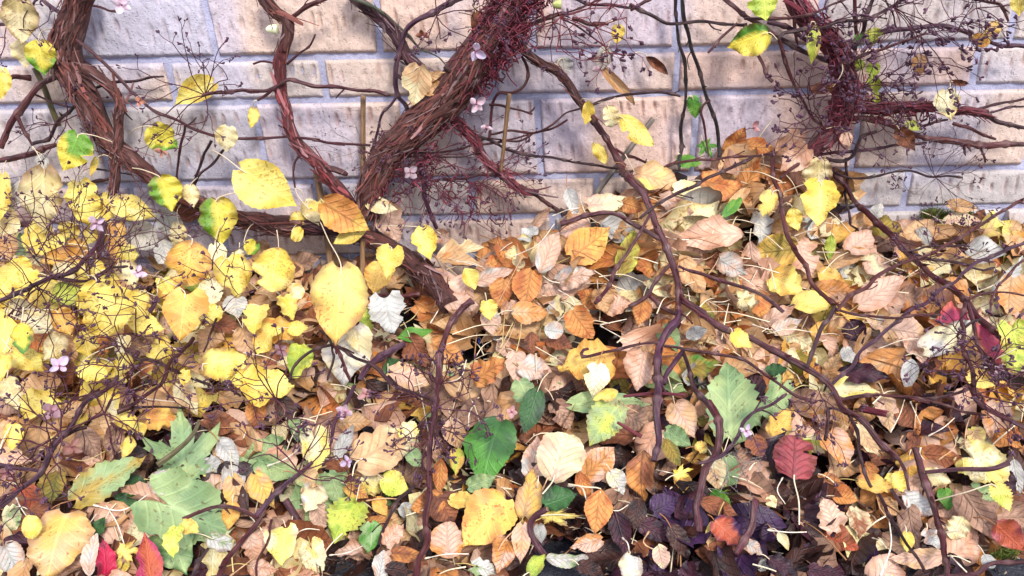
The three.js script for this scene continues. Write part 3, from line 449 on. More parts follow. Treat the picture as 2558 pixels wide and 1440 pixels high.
stem('M', 4, 4, .04, .05, 'p', '756,384 740,400 733,433 737,470');
stem('M', 3, 2, .05, .04, 'd', '695,313 705,318 720,323');
// ---------- central plant ----------
stem('C', 48, 54, .07, .075, 'b', '1330,-60 1290,-10 1245,60 1190,140 1150,200', { ...TH, name: 'trunk', flakes: 1.6 });
stem('C', 54, 34, .075, .06, 'b', '1165,180 1123,240 1080,285 1040,320 985,370 950,420 925,490 915,540', { ...TH, name: 'trunk', flakes: 2.2 });
roots('C', '1330,-40 1290,0 1260,60 1225,130 1190,190', 78, 62, .08, 1300, .026, 'p');
roots('C', '1190,190 1130,280 1060,370 1010,440 960,500', 60, 44, .07, 200, .03, 'p');
roots('C', '1020,360 1080,430 1150,470 1230,520', 50, 70, .035, 110, .04, 'p');
stem('C', 15, 18, .03, .04, 'd', '870,-30 905,8 940,37 973,73 1000,110 1023,143 1060,185', { ...TH, name: 'side_trunk', flakes: .6 });
stem('C', 8, 2, .06, .025, 'n', '860,-12 905,5 940,22 970,42 995,72 1040,112 1090,140 1115,165', { buds: 0 });
stem('C', 11, 8, .06, .06, 'v', '1175,-16 1130,10 1090,32 1033,60 1003,97 993,123 987,173 986,213 990,240 1013,267 1023,307 1037,350 1047,400 1057,480 1070,525 1092,572');
stem('C', 6, 5, .07, .06, 'v', '988,245 972,270 958,290 940,340 925,380');
stem('C', 6, 5, .07, .09, 'd', '992,188 1010,200 1032,213', { blunt: 1, buds: 0 });
stem('C', 14, 9, .05, .05, 'p', '1128,290 1160,322 1190,357 1223,410 1260,440 1300,470 1345,482', { ...TH, name: 'side_trunk', flakes: .9 });
stem('C', 8, 7, .045, .03, 'p', '1300,465 1340,495 1380,515 1410,535');
stem('C', 5, 6, .05, .06, 'r', '1303,140 1318,165 1323,185 1310,215 1280,230 1245,232 1230,252 1226,300 1222,345');
stem('C', 5, 4, .06, .06, 'p', '1222,262 1260,266 1300,275 1322,281 1336,268');
stem('C', 4, 4, .05, .06, 'r', '1225,336 1275,328 1338,329 1385,307 1420,283 1455,270');
stem('C', 4, 4, .05, .05, 'r', '1181,364 1260,356 1338,335 1390,315 1418,299');
stem('C', 6, 5, .05, .05, 'd', '1175,330 1212,346 1244,360 1307,381 1370,394 1432,404 1500,415 1545,422');
stem('C', 6, 5, .06, .06, 'd', '1474,265 1515,253 1557,242 1620,236 1682,235 1700,241');
stem('C', 4, 4, .06, .05, 'p', '920,392 965,385 1007,377 1070,380 1140,377 1180,365 1225,345 1290,355 1330,335');
stem('C', 4, 3, .06, .06, 'p', '900,375 960,390 1040,393 1120,395 1200,380');
stem('C', 4, 3, .05, .05, 'r', '1105,450 1150,447 1200,440 1240,441');
stem('C', 13, 12, .06, .06, 'b', '1290,105 1315,133 1347,157 1407,197 1447,253 1487,307', { ...TH, name: 'side_trunk', flakes: .35 });
stem('C', 12, 13, .06, .09, 'p', '1484,303 1513,353 1547,407 1580,450 1607,480 1627,523 1647,573 1667,620 1683,667 1693,727 1697,790', { name: 'side_branch' });
stem('C', 14, 12, .09, .075, 'v', '1697,780 1690,800 1667,830 1650,865 1647,900 1648,960 1642,1043 1634,1152', { name: 'side_branch', blunt: 1 });
stem('C', 13, 12, .085, .075, 'p', '1697,745 1753,790 1827,827 1880,850 1945,882 2018,920 2075,962 2101,1020 2151,1057 2201,1103 2246,1148', { name: 'side_branch' });
stem('C', 7, 6, .075, .07, 'r', '2246,1148 2257,1172 2271,1226', { blunt: 1 });
stem('C', 5, 5, .06, .06, 'r', '1538,372 1560,385 1581,391 1610,405 1638,419 1690,408 1738,400 1820,392 1925,385');
stem('C', 7, 6, .1, .08, 'd', '1600,545 1663,500 1738,460 1800,435 1845,412 1885,390');
stem('C', 6, 8, .1, .12, 'p', '1625,535 1590,595 1565,640 1540,680 1513,727 1487,758', { blunt: 1 });
stem('C', 9, 8, .085, .08, 'p', '1400,560 1440,545 1467,537 1507,529 1547,533 1597,563 1650,600');
stem('C', 6, 7, .09, .07, 'p', '1673,663 1650,688 1633,712 1613,747 1570,767');
stem('C', 8, 8, .07, .07, 'r', '1620,738 1663,770 1697,790');
stem('C', 6, 7, .1, .09, 'p', '1695,665 1763,693 1830,713 1920,750 1958,780', { blunt: 1 });
stem('C', 5, 5, .085, .085, 'p', '1470,872 1455,876 1456,890 1478,890 1547,870 1613,857 1657,857');
stem('C', 6, 6, .085, .08, 'p', '1660,865 1747,873 1830,890 1920,943 1990,985 2040,1005');
stem('C', 9, 9, .075, .075, 'v', '1707,878 1685,900 1668,925 1660,960');
stem('C', 6, 12, .075, .07, 'd', '1707,882 1718,920 1730,965 1760,998 1783,1020');
stem('C', 13, 12, .07, .06, 'p', '1770,1005 1785,1030 1797,1077 1793,1127 1767,1167 1747,1237 1738,1267 1747,1330', { name: 'side_branch' });
stem('C', 7, 5, .075, .08, 'v', '1745,1158 1780,1148 1813,1137 1832,1112 1845,1080 1857,1053 1895,1025 1965,985');
stem('C', 11, 11, .055, .06, 'p', '1838,1385 1858,1350 1875,1315 1888,1250', { name: 'side_branch', blunt: 1 });
stem('C', 12, 11, .08, .065, 'p', '1180,750 1145,775 1125,800 1103,880 1097,950 1085,1010 1073,1127 1070,1193 1068,1293 1040,1450', { name: 'side_branch' });
stem('C', 6, 7, .08, .08, 'p', '1125,800 1150,770 1185,755');
stem('C', 7, 6, .07, .06, 'd', '1080,1000 1050,985 1000,965 970,940');
stem('C', 6, 6, .06, .05, 'd', '1038,1212 1003,1253 982,1290 960,1327 945,1362');
stem('C', 11, 8, .06, .06, 'v', '640,1290 717,1218 745,1190 780,1155', { name: 'side_branch' });
stem('C', 8, 7, .07, .06, 'v', '885,965 860,1010 838,1055 828,1095');
stem('C', 11, 11, .06, .06, 'p', '670,1250 633,1313 600,1350 567,1387 545,1448', { name: 'side_branch' });
stem('C', 7, 7, .07, .06, 'r', '455,1297 490,1282 517,1277 567,1270 600,1275 640,1292');
stem('C', 6, 6, .06, .05, 'd', '520,1370 500,1400 478,1446');
stem('C', 6, 5, .06, .06, 'r', '678,1300 668,1345 647,1393 640,1448');
stem('C', 6, 6, .06, .06, 'p', '2091,1003 2140,990 2195,987 2278,997 2330,996 2385,987 2431,967');
stem('C', 5, 5, .065, .06, 'r', '2195,987 2240,992 2278,997 2351,1013 2465,1038');
stem('C', 6, 6, .06, .06, 'd', '2120,1035 2132,1058 2145,1127 2158,1173 2177,1218', { blunt: 1 });
stem('C', 5, 7, .06, .06, 'd', '2110,1030 2075,1020 2068,1060 2062,1100');
// ---------- bramble ----------
stem('B', 7, 6, .045, .03, 'k', '1688,-20 1695,60 1703,120 1712,170 1715,250 1709,290 1700,370 1697,425', { name: 'bramble_stem' });
stem('B', 7, 7, .05, .03, 'k', '1700,-20 1712,60 1723,120 1750,185 1765,235 1790,305 1800,350 1797,400', { name: 'bramble_stem' });
stem('B', 4, 4, .05, .04, 'p', '1775,250 1762,258 1754,275 1762,310 1767,345 1771,392', { name: 'bramble_stem' });
// ---------- right plant ----------
stem('R', 24, 33, .05, .05, 'p', '1960,-50 1985,0 2028,50 2078,110 2100,165 2108,217 2106,270', { ...TH, name: 'trunk', flakes: 1.1 });
stem('R', 34, 18, .05, .06, 'p', '2106,250 2098,290 2080,330 2045,363 2010,400', { ...TH, name: 'trunk', flakes: 1.2 });
roots('R', '2040,60 2085,130 2105,220 2100,290 2060,350', 30, 40, .055, 330, .024, 'p');
roots('R', '2120,230 2180,270 2260,280 2330,270', 36, 26, .05, 150, .026, 'p');
stem('R', 20, 10, .05, .06, 'p', '2110,262 2150,270 2185,271 2260,266 2335,263 2400,275 2468,283', { ...TH, name: 'side_trunk', flakes: .7 });
stem('R', 9, 7, .055, .05, 'd', '2430,280 2468,284 2501,307 2575,320');
stem('R', 10, 11, .06, .05, 'r', '2120,300 2151,295 2218,310 2271,335 2318,350 2418,360 2580,364', { name: 'side_branch' });
stem('R', 9, 9, .06, .05, 'v', '2130,120 2160,95 2195,87 2251,77 2335,66 2408,76 2435,90 2501,113 2580,119', { name: 'side_branch' });
stem('R', 6, 5, .09, .09, 'r', '2105,160 2140,146 2185,130 2251,103 2315,82');
stem('R', 10, 9, .07, .06, 'd', '1945,93 1975,112 2011,130 2080,155');
stem('R', 6, 6, .08, .08, 'r', '1945,97 1978,193 2011,260 2041,300 2063,322');
stem('R', 5, 5, .08, .07, 'r', '1860,46 1918,47 2001,37 2068,20 2125,-8');
stem('R', 7, 7, .085, .07, 'd', '1943,100 1955,84 1978,77 2061,63 2151,50 2200,35 2228,23 2262,-10');
stem('R', 7, 7, .06, .055, 'r', '2136,-12 2139,60 2137,130');
stem('R', 7, 8, .06, .05, 'd', '2185,-12 2165,40 2158,70 2148,95');
stem('R', 6, 5, .06, .06, 'r', '2370,-8 2430,0 2501,7 2512,28 2520,54');
stem('R', 6, 6, .06, .05, 'v', '2028,388 2070,382 2118,377 2218,367 2315,357');
stem('R', 5, 4, .06, .045, 'd', '2028,402 2065,422 2105,437 2140,446 2171,447 2235,430 2290,434 2335,440 2405,444');
stem('R', 6, 6, .07, .06, 'd', '2065,396 2090,402 2108,403 2131,390 2142,365 2152,345 2190,328');
stem('R', 5, 5, .05, .04, 'd', '2114,395 2114,440 2116,490 2125,562');
stem('R', 10, 11, .05, .08, 'p', '2078,420 2095,450 2118,475 2145,510 2171,537 2218,577 2268,630 2318,680 2368,713 2411,757 2451,797 2505,848', { name: 'side_branch' });
stem('R', 7, 7, .07, .08, 'p', '2022,390 1988,417 1950,445');
stem('R', 8, 8, .07, .11, 'r', '1930,400 1934,440 1945,490 1958,553 1985,623 2005,665 2028,703 2080,760', { name: 'side_branch' });
stem('R', 8, 7, .11, .085, 'd', '2085,768 2070,798 2051,820 2040,860 2026,900 2015,918', { name: 'side_branch', blunt: 1 });
stem('R', 7, 6, .11, .09, 'r', '2092,776 2125,745 2168,710 2215,680 2268,653 2305,640 2351,623 2428,577 2490,535 2556,500');
stem('R', 5, 5, .105, .09, 'r', '2095,775 2145,787 2235,790 2351,787');
stem('R', 7, 7, .075, .1, 'v', '2078,962 2105,930 2135,907 2165,865 2201,830 2245,800 2285,777 2325,748 2368,710 2435,663 2500,632 2575,600');
stem('R', 4, 4, .09, .08, 'd', '2265,628 2290,624 2318,613 2411,612');
stem('R', 6, 6, .085, .085, 'd', '2270,628 2300,640 2351,647 2390,655 2428,664');
stem('R', 4, 4, .09, .09, 'd', '2426,668 2455,673 2486,669');
stem('R', 5, 4, .085, .08, 'r', '2413,748 2450,737 2485,733 2580,742');
stem('R', 5, 4, .1, .09, 'r', '2575,640 2530,672 2505,703 2488,740 2474,780');
stem('R', 7, 7, .085, .08, 'p', '2411,757 2407,830 2411,870 2418,900 2434,965');
stem('R', 7, 6, .085, .075, 'p', '2418,760 2435,813 2440,850 2450,880 2478,915');
stem('R', 5, 4, .085, .075, 'd', '2452,798 2425,805 2401,817 2390,842');
stem('R', 8, 8, .075, .08, 'p', '2431,960 2437,985 2451,1007 2500,1040 2575,1078');
stem('R', 12, 11, .06, .055, 'p', '2285,1120 2297,1152 2318,1207 2338,1273 2361,1333 2363,1450', { name: 'side_branch' });
stem('R', 6, 6, .05, .05, 'd', '2196,1235 2215,1270 2238,1307 2270,1360 2313,1432');
stem('R', 6, 6, .055, .05, 'p', '2227,1222 2240,1245 2263,1272', { blunt: 1 });
stem('R', 8, 9, .045, .03, 'p', '2575,1404 2540,1407 2485,1410 2438,1433 2380,1440 2310,1452');
stem('R', 6, 5, .05, .05, 'p', '2443,274 2490,262 2575,242');
stem('R', 5, 4, .05, .05, 'v', '2476,281 2520,274 2575,264');
stem('R', 6, 5, .05, .05, 'v', '2296,316 2330,308 2368,299');
stem('R', 6, 6, .07, .055, 'r', '2383,308 2418,323 2450,336 2488,348');
stem('R', 5, 4, .05, .05, 'r', '2449,362 2456,380 2462,406');
stem('R', 7, 6, .055, .055, 'd', '1573,12 1613,33 1650,50 1673,55 1715,52 1753,48 1800,54 1827,60 1860,63');
stem('R', 6, 6, .055, .065, 'r', '1575,25 1600,12 1640,-10');
stem('R', 9, 9, .06, .065, 'p', '1800,-15 1830,18 1860,46 1890,62 1920,80 1947,95');
stem('R', 5, 6, .07, .08, 'p', '1842,58 1800,93 1785,112 1769,132');
stem('R', 6, 7, .07, .09, 'p', '1862,58 1870,85 1880,113 1897,155 1913,187 1931,204', { blunt: 1 });
stem('R', 3, 3, .06, .06, 'd', '2210,-10 2230,45 2243,78');
stem('R', 8, 5, .06, .06, 'v', '1420,-10 1470,5 1530,14 1575,20');
stem('R', 9, 8, .05, .05, 'v', '1918,55 1950,62 1985,80 2030,110');
stem('C', 8, 9, .07, .06, 'r', '1320,66 1345,52 1370,43 1400,32 1420,36', { buds: 0 });
stem('C', 7, 6, .065, .06, 'r', '1430,46 1460,54 1500,57 1520,60', { blunt: 1 });
stem('C', 4, 4, .06, .06, 'r', '1395,40 1440,25 1500,0 1530,-15', { buds: 0 });
stem('C', 4, 3, .06, .06, 'r', '1400,45 1450,75 1520,120 1560,140', { buds: 0 });
// ---------- dry flower heads ----------
flowerHead('M', 455, 205, 120, 512, 238, .08, { rays: 8 });
flowerHead('L', 45, 40, 95, 20, 60, .1, { rays: 6 });
flowerHead('L', 150, 335, 70, 165, 300, .08, { rays: 5 });
flowerHead('L', 95, 640, 115, 130, 692, .15, { rays: 7 });
flowerHead('L', 205, 590, 115, 215, 680, .15, { rays: 8 });
flowerHead('L', 265, 745, 115, 225, 700, .16, { rays: 8 });
flowerHead('L', 130, 785, 110, 95, 720, .15, { rays: 7 });
flowerHead('L', 395, 575, 80, 360, 520, .13, { rays: 5, fine: .8 });
flowerHead('L', 595, 665, 60, 530, 675, .12, { rays: 4 });
flowerHead('L', 155, 485, 105, 175, 570, .13, { rays: 6, fine: .8 });
flowerHead('L', 300, 885, 115, 335, 920, .12, { rays: 7 });
flowerHead('L', 375, 815, 75, 340, 840, .13, { rays: 5 });
flowerHead('L', 95, 1005, 95, 150, 1080, .1, { rays: 6 });
flowerHead('L', 285, 985, 95, 260, 1035, .1, { rays: 6 });
flowerHead('L', 110, 1130, 75, 130, 1120, .1, { rays: 5 });
flowerHead('L', 25, 1215, 60, 50, 1225, .1, { rays: 5 });
flowerHead('L', 610, 905, 60, 560, 925, .1, { rays: 4, fine: .8 });
flowerHead('C', 665, 950, 85, 690, 1000, .11, { rays: 6 });
flowerHead('C', 785, 1100, 95, 745, 1180, .1, { rays: 6 });
flowerHead('C', 1075, 985, 110, 1090, 1020, .11, { rays: 7 });
flowerHead('C', 1135, 930, 65, 1100, 960, .11, { rays: 5 });
flowerHead('C', 1180, 1070, 65, 1085, 1060, .1, { rays: 4, fine: .8 });
flowerHead('C', 1010, 1130, 60, 1070, 1100, .1, { rays: 4, fine: .8 });
flowerHead('C', 1480, 70, 125, 1400, 42, .09, { rays: 8, pod: 1.5, wood: 'r' });
flowerHead('C', 1150, 60, 85, 1090, 40, .09, { rays: 6, pod: 1.2 });
flowerHead('C', 1280, 30, 90, 1290, 20, .14, { rays: 9, pod: 1.2 });
flowerHead('C', 1010, 400, 80, 1050, 400, .1, { rays: 6, pod: 1.2 });
flowerHead('C', 1130, 430, 120, 1060, 395, .07, { rays: 6, fine: .8, wood: 'p' });
flowerHead('C', 1210, 520, 100, 1200, 460, .05, { rays: 6, fine: .8, wood: 'p' });
flowerHead('C', 1120, 520, 80, 1080, 450, .05, { rays: 6, fine: .8, wood: 'p' });
flowerHead('C', 1290, 440, 70, 1240, 410, .05, { rays: 5, fine: .8, wood: 'p' });
flowerHead('M', 850, 350, 60, 900, 372, .04, { rays: 4, fine: .5, wood: 'g', pod: .5 });
flowerHead('R', 2045, 185, 70, 2020, 250, .11, { rays: 5, pod: 1.5 });
flowerHead('R', 2000, 260, 75, 2030, 290, .11, { rays: 6, pod: 1.5 });
flowerHead('R', 1970, 305, 60, 2055, 315, .1, { rays: 4, pod: 1.4 });
flowerHead('R', 2330, 35, 120, 2235, 22, .1, { rays: 8, pod: 1.6 });
flowerHead('R', 2240, 60, 80, 2230, 15, .1, { rays: 5, pod: 1.6 });
flowerHead('R', 2245, 165, 90, 2160, 215, .1, { rays: 7, pod: 1.5 });
flowerHead('R', 2200, 270, 95, 2140, 270, .1, { rays: 5, pod: 1.2 });
flowerHead('R', 2130, 290, 70, 2110, 310, .1, { rays: 4, pod: 1.2 });
flowerHead('R', 2440, 75, 60, 2400, 60, .1, { rays: 4, pod: 1.6 });
flowerHead('R', 2415, 405, 80, 2336, 441, .06, { rays: 6, fine: .7, pod: .9 });
flowerHead('R', 2320, 495, 90, 2340, 445, .05, { rays: 7, fine: .7, wood: 'g', pod: .9 });
flowerHead('R', 2310, 570, 60, 2325, 620, .1, { rays: 4, fine: .8 });
flowerHead('R', 2430, 600, 65, 2390, 640, .11, { rays: 4, fine: .8 });
flowerHead('R', 2330, 715, 55, 2290, 650, .11, { rays: 4, fine: .8 });
flowerHead('R', 2525, 880, 90, 2470, 910, .11, { rays: 6, pod: 1.2 });
flowerHead('R', 2520, 985, 85, 2440, 985, .1, { rays: 7, pod: 1.2 });
flowerHead('R', 2365, 870, 60, 2392, 840, .11, { rays: 4, pod: 1.2 });
flowerHead('R', 2370, 930, 65, 2415, 900, .1, { rays: 4, pod: 1.1 });
flowerHead('C', 1990, 1040, 70, 2060, 1000, .09, { rays: 6, fine: .8 });
flowerHead('C', 1835, 1215, 70, 1830, 1130, .08, { rays: 5, fine: .6, pod: .4, wood: 'g' });
flowerHead('R', 2390, 150, 90, 2300, 90, .08, { rays: 5, pod: 1.4 });
flowerHead('R', 2300, 210, 75, 2200, 205, .09, { rays: 5, pod: 1.3 });
flowerHead('R', 2060, 90, 60, 2040, 60, .11, { rays: 4, pod: 1.3 });
flowerHead('C', 1565, 115, 80, 1490, 70, .09, { rays: 5, pod: 1.4, wood: 'r' });
flowerHead('C', 1385, 110, 80, 1380, 55, .1, { rays: 5, pod: 1.3 });
flowerHead('R', 2480, 55, 75, 2440, 20, .08, { rays: 5, pod: 1.4 });
flowerHead('R', 2120, 40, 70, 2150, 55, .1, { rays: 4, pod: 1.3 });
flowerHead('C', 1250, 480, 75, 1220, 410, .06, { rays: 5, fine: .8, wood: 'p' });
flowerHead('L', 300, 560, 85, 265, 640, .14, { rays: 5 });
flowerHead('L', 60, 560, 85, 90, 640, .14, { rays: 5 });
flowerHead('L', 430, 1010, 70, 400, 960, .1, { rays: 4 });
// ---------- sterile florets ----------
[['L', 303, 12, 34, '#ece2ee', .1, 20], ['C', 1188, 128, 31, '#ddd6ec', .16, 100, 3], ['C', 1190, 260, 27, '#e2d0da', .14, 45], ['L', 343, 682, 25, '#e2d4e6', .17, 10],
  ['L', 148, 915, 34, '#dcd0e8', .15, 45], ['L', 127, 1026, 31, '#b0909c', .08, 30], ['L', 178, 1118, 34, '#9c7264', .07, 30], ['L', 345, 255, 18, '#d0987a', .08, 80, 3], ['L', 404, 380, 20, '#d6a088', .1, 15],
  ['L', 238, 558, 28, '#d2c4da', .17, 50], ['L', 512, 905, 22, '#b88c8c', .1, 10], ['C', 862, 1030, 28, '#d4bcc8', .09, 20], ['C', 915, 985, 24, '#c49a94', .08, 60], ['C', 868, 1155, 23, '#cfc2da', .09, 70],
  ['C', 1278, 1030, 20, '#d0aaa8', .08, 15], ['C', 1864, 1078, 22, '#d8cde2', .1, 25], ['C', 1025, 432, 28, '#b4a6ac', .12, 40], ['C', 1215, 320, 20, '#e2d0d8', .11, 10, 3], ['C', 1055, 88, 22, '#ac745a', .05, 0, 3],
  ['L', 15, 1185, 28, '#b48a84', .07, 45], ['C', 700, 875, 25, '#9c7880', .09, 45], ['C', 1500, 172, 22, '#d4bcc0', .08, 170, 2], ['C', 1882, 320, 22, '#cc9e9a', .06, 20, 2], ['L', 50, 655, 20, '#9a7078', .14, 45], ['R', 2500, 925, 20, '#c4b0ba', .1, 30]].forEach((a) => floret(a[0], a[1], a[2], a[3], a[4], a[5], a[6], a[7] || 4));
// ---------- leaves still on the vines, and each fallen leaf that can be told apart ----------
const heroes = [];
const F = (tone, kind, x, y, L, W, ang, o = {}) => heroes.push({ tone, kind, x, y, L, W, ang, o });
const A = (owner, tone, kind, x, y, L, W, ang, o = {}) => heroes.push({ owner, tone, kind, x, y, L, W, ang, o: { lift: 0.09, flat: 0.25, tilt: 0.45, dry: 0.1, ...o } });
const far = { lift: 0.16 }, low = { lift: 0.06 };
// left plant
A('L', 'P', 'o', 47, 55, 112, 92, 85); A('L', 'P', 'o', 60, 138, 66, 56, 80, low); A('L', 'YN', 'o', 102, 147, 84, 74, 80, { patch: 'tip', st: [125, 72] });
A('L', 'Y', 'o', 3, 212, 76, 44, 90); A('L', 'Y', 'o', 482, 233, 108, 66, 150, { lift: .05 }); A('L', 'YN', 'o', 412, 345, 84, 70, 40, { patch: 'tip', st: [320, 337] });
A('L', 'P', 'o', 566, 348, 60, 55, 95); A('M', 'Y', 'o', 630, 296, 50, 29, 98, low); A('L', 'YN', 'o', 177, 382, 96, 88, 112, { patch: 'base', lift: .12, st: [280, 355] });
A('L', 'W', 'o', 105, 412, 46, 34, 90); A('L', 'P', 'o', 107, 505, 152, 108, 92, { bite: [[.35, -1, .3]], lift: .12 }); A('L', 'Y', 'o', 212, 515, 122, 82, 70, { lift: .1 });
A('L', 'Y', 'o', 233, 418, 48, 18, 110); A('L', 'Y', 'o', 3, 500, 122, 46, 95); A('L', 'W', 'e', 37, 495, 92, 36, 105, low);
A('L', 'YN', 'o', 416, 487, 88, 80, 70, { patch: 'side', lift: .12, st: [330, 420] }); A('L', 'P', 'o', 480, 492, 58, 42, 80); A('L', 'Y', 'o', 335, 528, 112, 60, 15, { second: 'P' });
A('L', 'YN', 'o', 545, 556, 110, 94, 84, { patch: 'side', st: [625, 480], bite: [[.3, 1, .15]] }); A('L', 'W', 'o', 423, 565, 80, 62, 75, low); A('L', 'W', 'r', 360, 587, 78, 70, 40, low);
A('L', 'W', 'r', 410, 632, 60, 55, 80, low); A('L', 'Y', 'o', 125, 603, 105, 52, -15); A('L', 'Y', 'o', 178, 578, 52, 48, 60); A('L', 'Y', 'o', 225, 588, 48, 45, 110);
A('L', 'G', 'o', 197, 626, 62, 46, 30); A('L', 'G', 'o', 292, 612, 102, 52, 92, { patch: 'side' }); A('L', 'G', 'o', 155, 646, 112, 56, 172); A('L', 'Y', 'r', 203, 672, 54, 38, 20); A('L', 'Y', 'r', 240, 673, 44, 42, 90);
A('L', 'T', 'o', 14, 622, 64, 62, 80); A('L', 'Y', 'o', 20, 702, 92, 78, 130, far); A('L', 'Y', 'o', 58, 670, 54, 48, 60, far); A('L', 'Y', 'o', 68, 696, 50, 46, 120, far);
A('L', 'L', 'o', 160, 733, 84, 66, 150); A('L', 'Y', 'o', 272, 697, 72, 34, -10); A('L', 'Y', 'r', 254, 768, 138, 134, 78, { lift: .14, tilt: .2, bite: [[.62, 1, .18, .06]], st: [215, 690] });
A('L', 'P', 'o', 60, 772, 78, 52, 12); A('L', 'G', 'o', 160, 810, 72, 60, 60); A('L', 'Y', 'o', 10, 846, 102, 66, 95, far); A('L', 'YN', 'e', 55, 846, 76, 56, 85, { patch: 'tip', lift: .17, second: 'N' });
A('L', 'Y', 'h', 70, 902, 92, 62, 30, { lift: .14 }); A('L', 'Y', 'o', 4, 916, 68, 44, 95, far); A('L', 'G', 'r', 470, 658, 112, 110, 100, { bite: [[.75, 1, .55, .12]], cup: .3, st: [455, 580], lift: .12 });
A('L', 'L', 'o', 478, 702, 78, 52, 60, low); A('L', 'Y', 'o', 582, 694, 102, 90, 75, { bite: [[.75, 1, .3]] }); A('L', 'P', 'r', 597, 640, 32, 31, 90); A('L', 'YN', 'r', 628, 616, 38, 37, 20, { patch: 'tip' });
A('L', 'G', 'h', 455, 793, 114, 112, 97, { lift: .13, tilt: .2, bite: [[.5, -1, .3]], st: [395, 690] }); A('L', 'Y', 'o', 370, 814, 88, 56, 15); A('L', 'Y', 'o', 566, 902, 116, 76, -8, { lift: .1 }); A('L', 'P', 'o', 303, 868, 54, 42, 100); A('L', 'Y', 'o', 302, 915, 58, 44, 110); A('L', 'Y', 'o', 460, 946, 38, 30, 100);
A('L', 'Y', 'o', 672, 470, 164, 112, 33, { lift: .12, tilt: .2, cup: .3, st: [530, 375] });
A('L', 'Y', 'r', 742, 550, 44, 40, 90, low); A('L', 'Y', 'r', 742, 586, 30, 37, 20); A('L', 'Y', 'o', 801, 512, 56, 24, -20); A('L', 'P', 'o', 780, 535, 68, 46, 60, low); A('L', 'O', 'o', 866, 542, 128, 84, 32, { second: 'G', lift: .1, st: [800, 500], dry: .3 }); A('L', 'Y', 'o', 870, 590, 82, 44, 150);
A('L', 'P', 'o', 955, 515, 78, 40, 15); A('L', 'Y', 'o', 1068, 612, 78, 60, 78, { bite: [[.5, 1, .25]], st: [925, 567] }); A('L', 'Y', 'r', 686, 674, 108, 102, 100, { bite: [[.72, 1, .4, .1]], lift: .12 }); A('L', 'P', 'r', 740, 728, 43, 44, 60, { second: 'G', st: [778, 745] });
A('L', 'Y', 'o', 845, 764, 188, 136, 94, { lift: .14, tilt: .15, second: 'G', patch: 'tip', cup: -.2, st: [800, 555] }); A('L', 'L', 'o', 914, 800, 62, 42, 60, low);
A('L', 'Y', 'h', 972, 660, 76, 66, 100, { lift: .12, bite: [[.6, -1, .3]], st: [925, 610] }); A('L', 'G', 'o', 944, 698, 74, 64, 110, low);
for (const [t, k, x, y, L, W, a] of [['Y', 'r', 95, 590, 84, 74, 100], ['P', 'o', 20, 570, 86, 66, 80], ['Y', 'o', 270, 520, 70, 54, 100], ['Y', 'r', 118, 735, 88, 80, 70], ['P', 'o', 320, 690, 70, 56, 60], ['Y', 'o', 205, 725, 76, 62, 120], ['P', 'r', 90, 810, 74, 66, 40], ['Y', 'o', 345, 760, 66, 54, 100], ['Y', 'r', 215, 860, 66, 58, 80], ['P', 'o', 130, 870, 74, 56, 120], ['Y', 'o', 420, 720, 60, 48, 60], ['P', 'o', 520, 740, 78, 62, 110], ['Y', 'o', 395, 880, 70, 54, 150], ['Y', 'o', 235, 930, 72, 56, 20], ['P', 'o', 30, 985, 80, 60, 70], ['Y', 'r', 320, 640, 58, 50, 90], ['Y', 'o', 640, 800, 72, 58, 100], ['P', 'o', 545, 640, 54, 44, 70], ['Y', 'o', 530, 790, 56, 42, 120], ['Y', 'o', 45, 735, 74, 60, 110], ['P', 'o', 165, 690, 70, 60, 80], ['Y', 'o', 610, 950, 60, 46, 30], ['Y', 'o', 30, 1095, 64, 50, 90], ['P', 'o', 440, 590, 56, 44, 100], ['Y', 'o', 720, 770, 62, 48, 70]]) A('L', t, k, x, y, L, W, a, { lift: y > 840 ? .075 : .085, tilt: .8 });
// central plant
A('C', 'T', 'o', 1040, 216, 98, 72, 100, { lift: .1, dry: .5, second: 'P' }); A('C', 'T', 'e', 1068, 188, 84, 34, -8); A('C', 'T', 'o', 1082, 215, 56, 40, -20); A('C', 'B', 'e', 1190, 62, 74, 30, 85, { dry: .7 });
A('C', 'W', 'o', 1410, 170, 48, 46, 80, low); A('C', 'W', 'o', 1507, 150, 58, 42, 110, low); A('C', 'T', 'e', 1545, 213, 138, 34, 47, { roll: 1.2, lift: .05 }); A('C', 'B', 'e', 1643, 163, 68, 28, 40, { roll: 1, dry: .8, lift: .04 });
A('C', 'Y', 'e', 1468, 281, 60, 30, 98); A('C', 'P', 'r', 1525, 292, 54, 40, 75); A('C', 'Y', 'e', 1590, 327, 110, 50, 42, { lift: .08 }); A('C', 'Y', 'e', 1500, 383, 62, 30, 58, low); A('C', 'Y', 'o', 1542, 88, 48, 33, 92, low);
A('C', 'Y', 'o', 1855, 852, 58, 42, 40, { fold: .3 });
A('B', 'N', 'o', 1735, 270, 52, 34, 80, { lift: .04, tooth: .12 }); A('B', 'N', 'm', 1768, 374, 52, 48, 60, { lift: .04 }); A('B', 'N', 'o', 1722, 404, 62, 34, 10, { lift: .035, tooth: .1 });
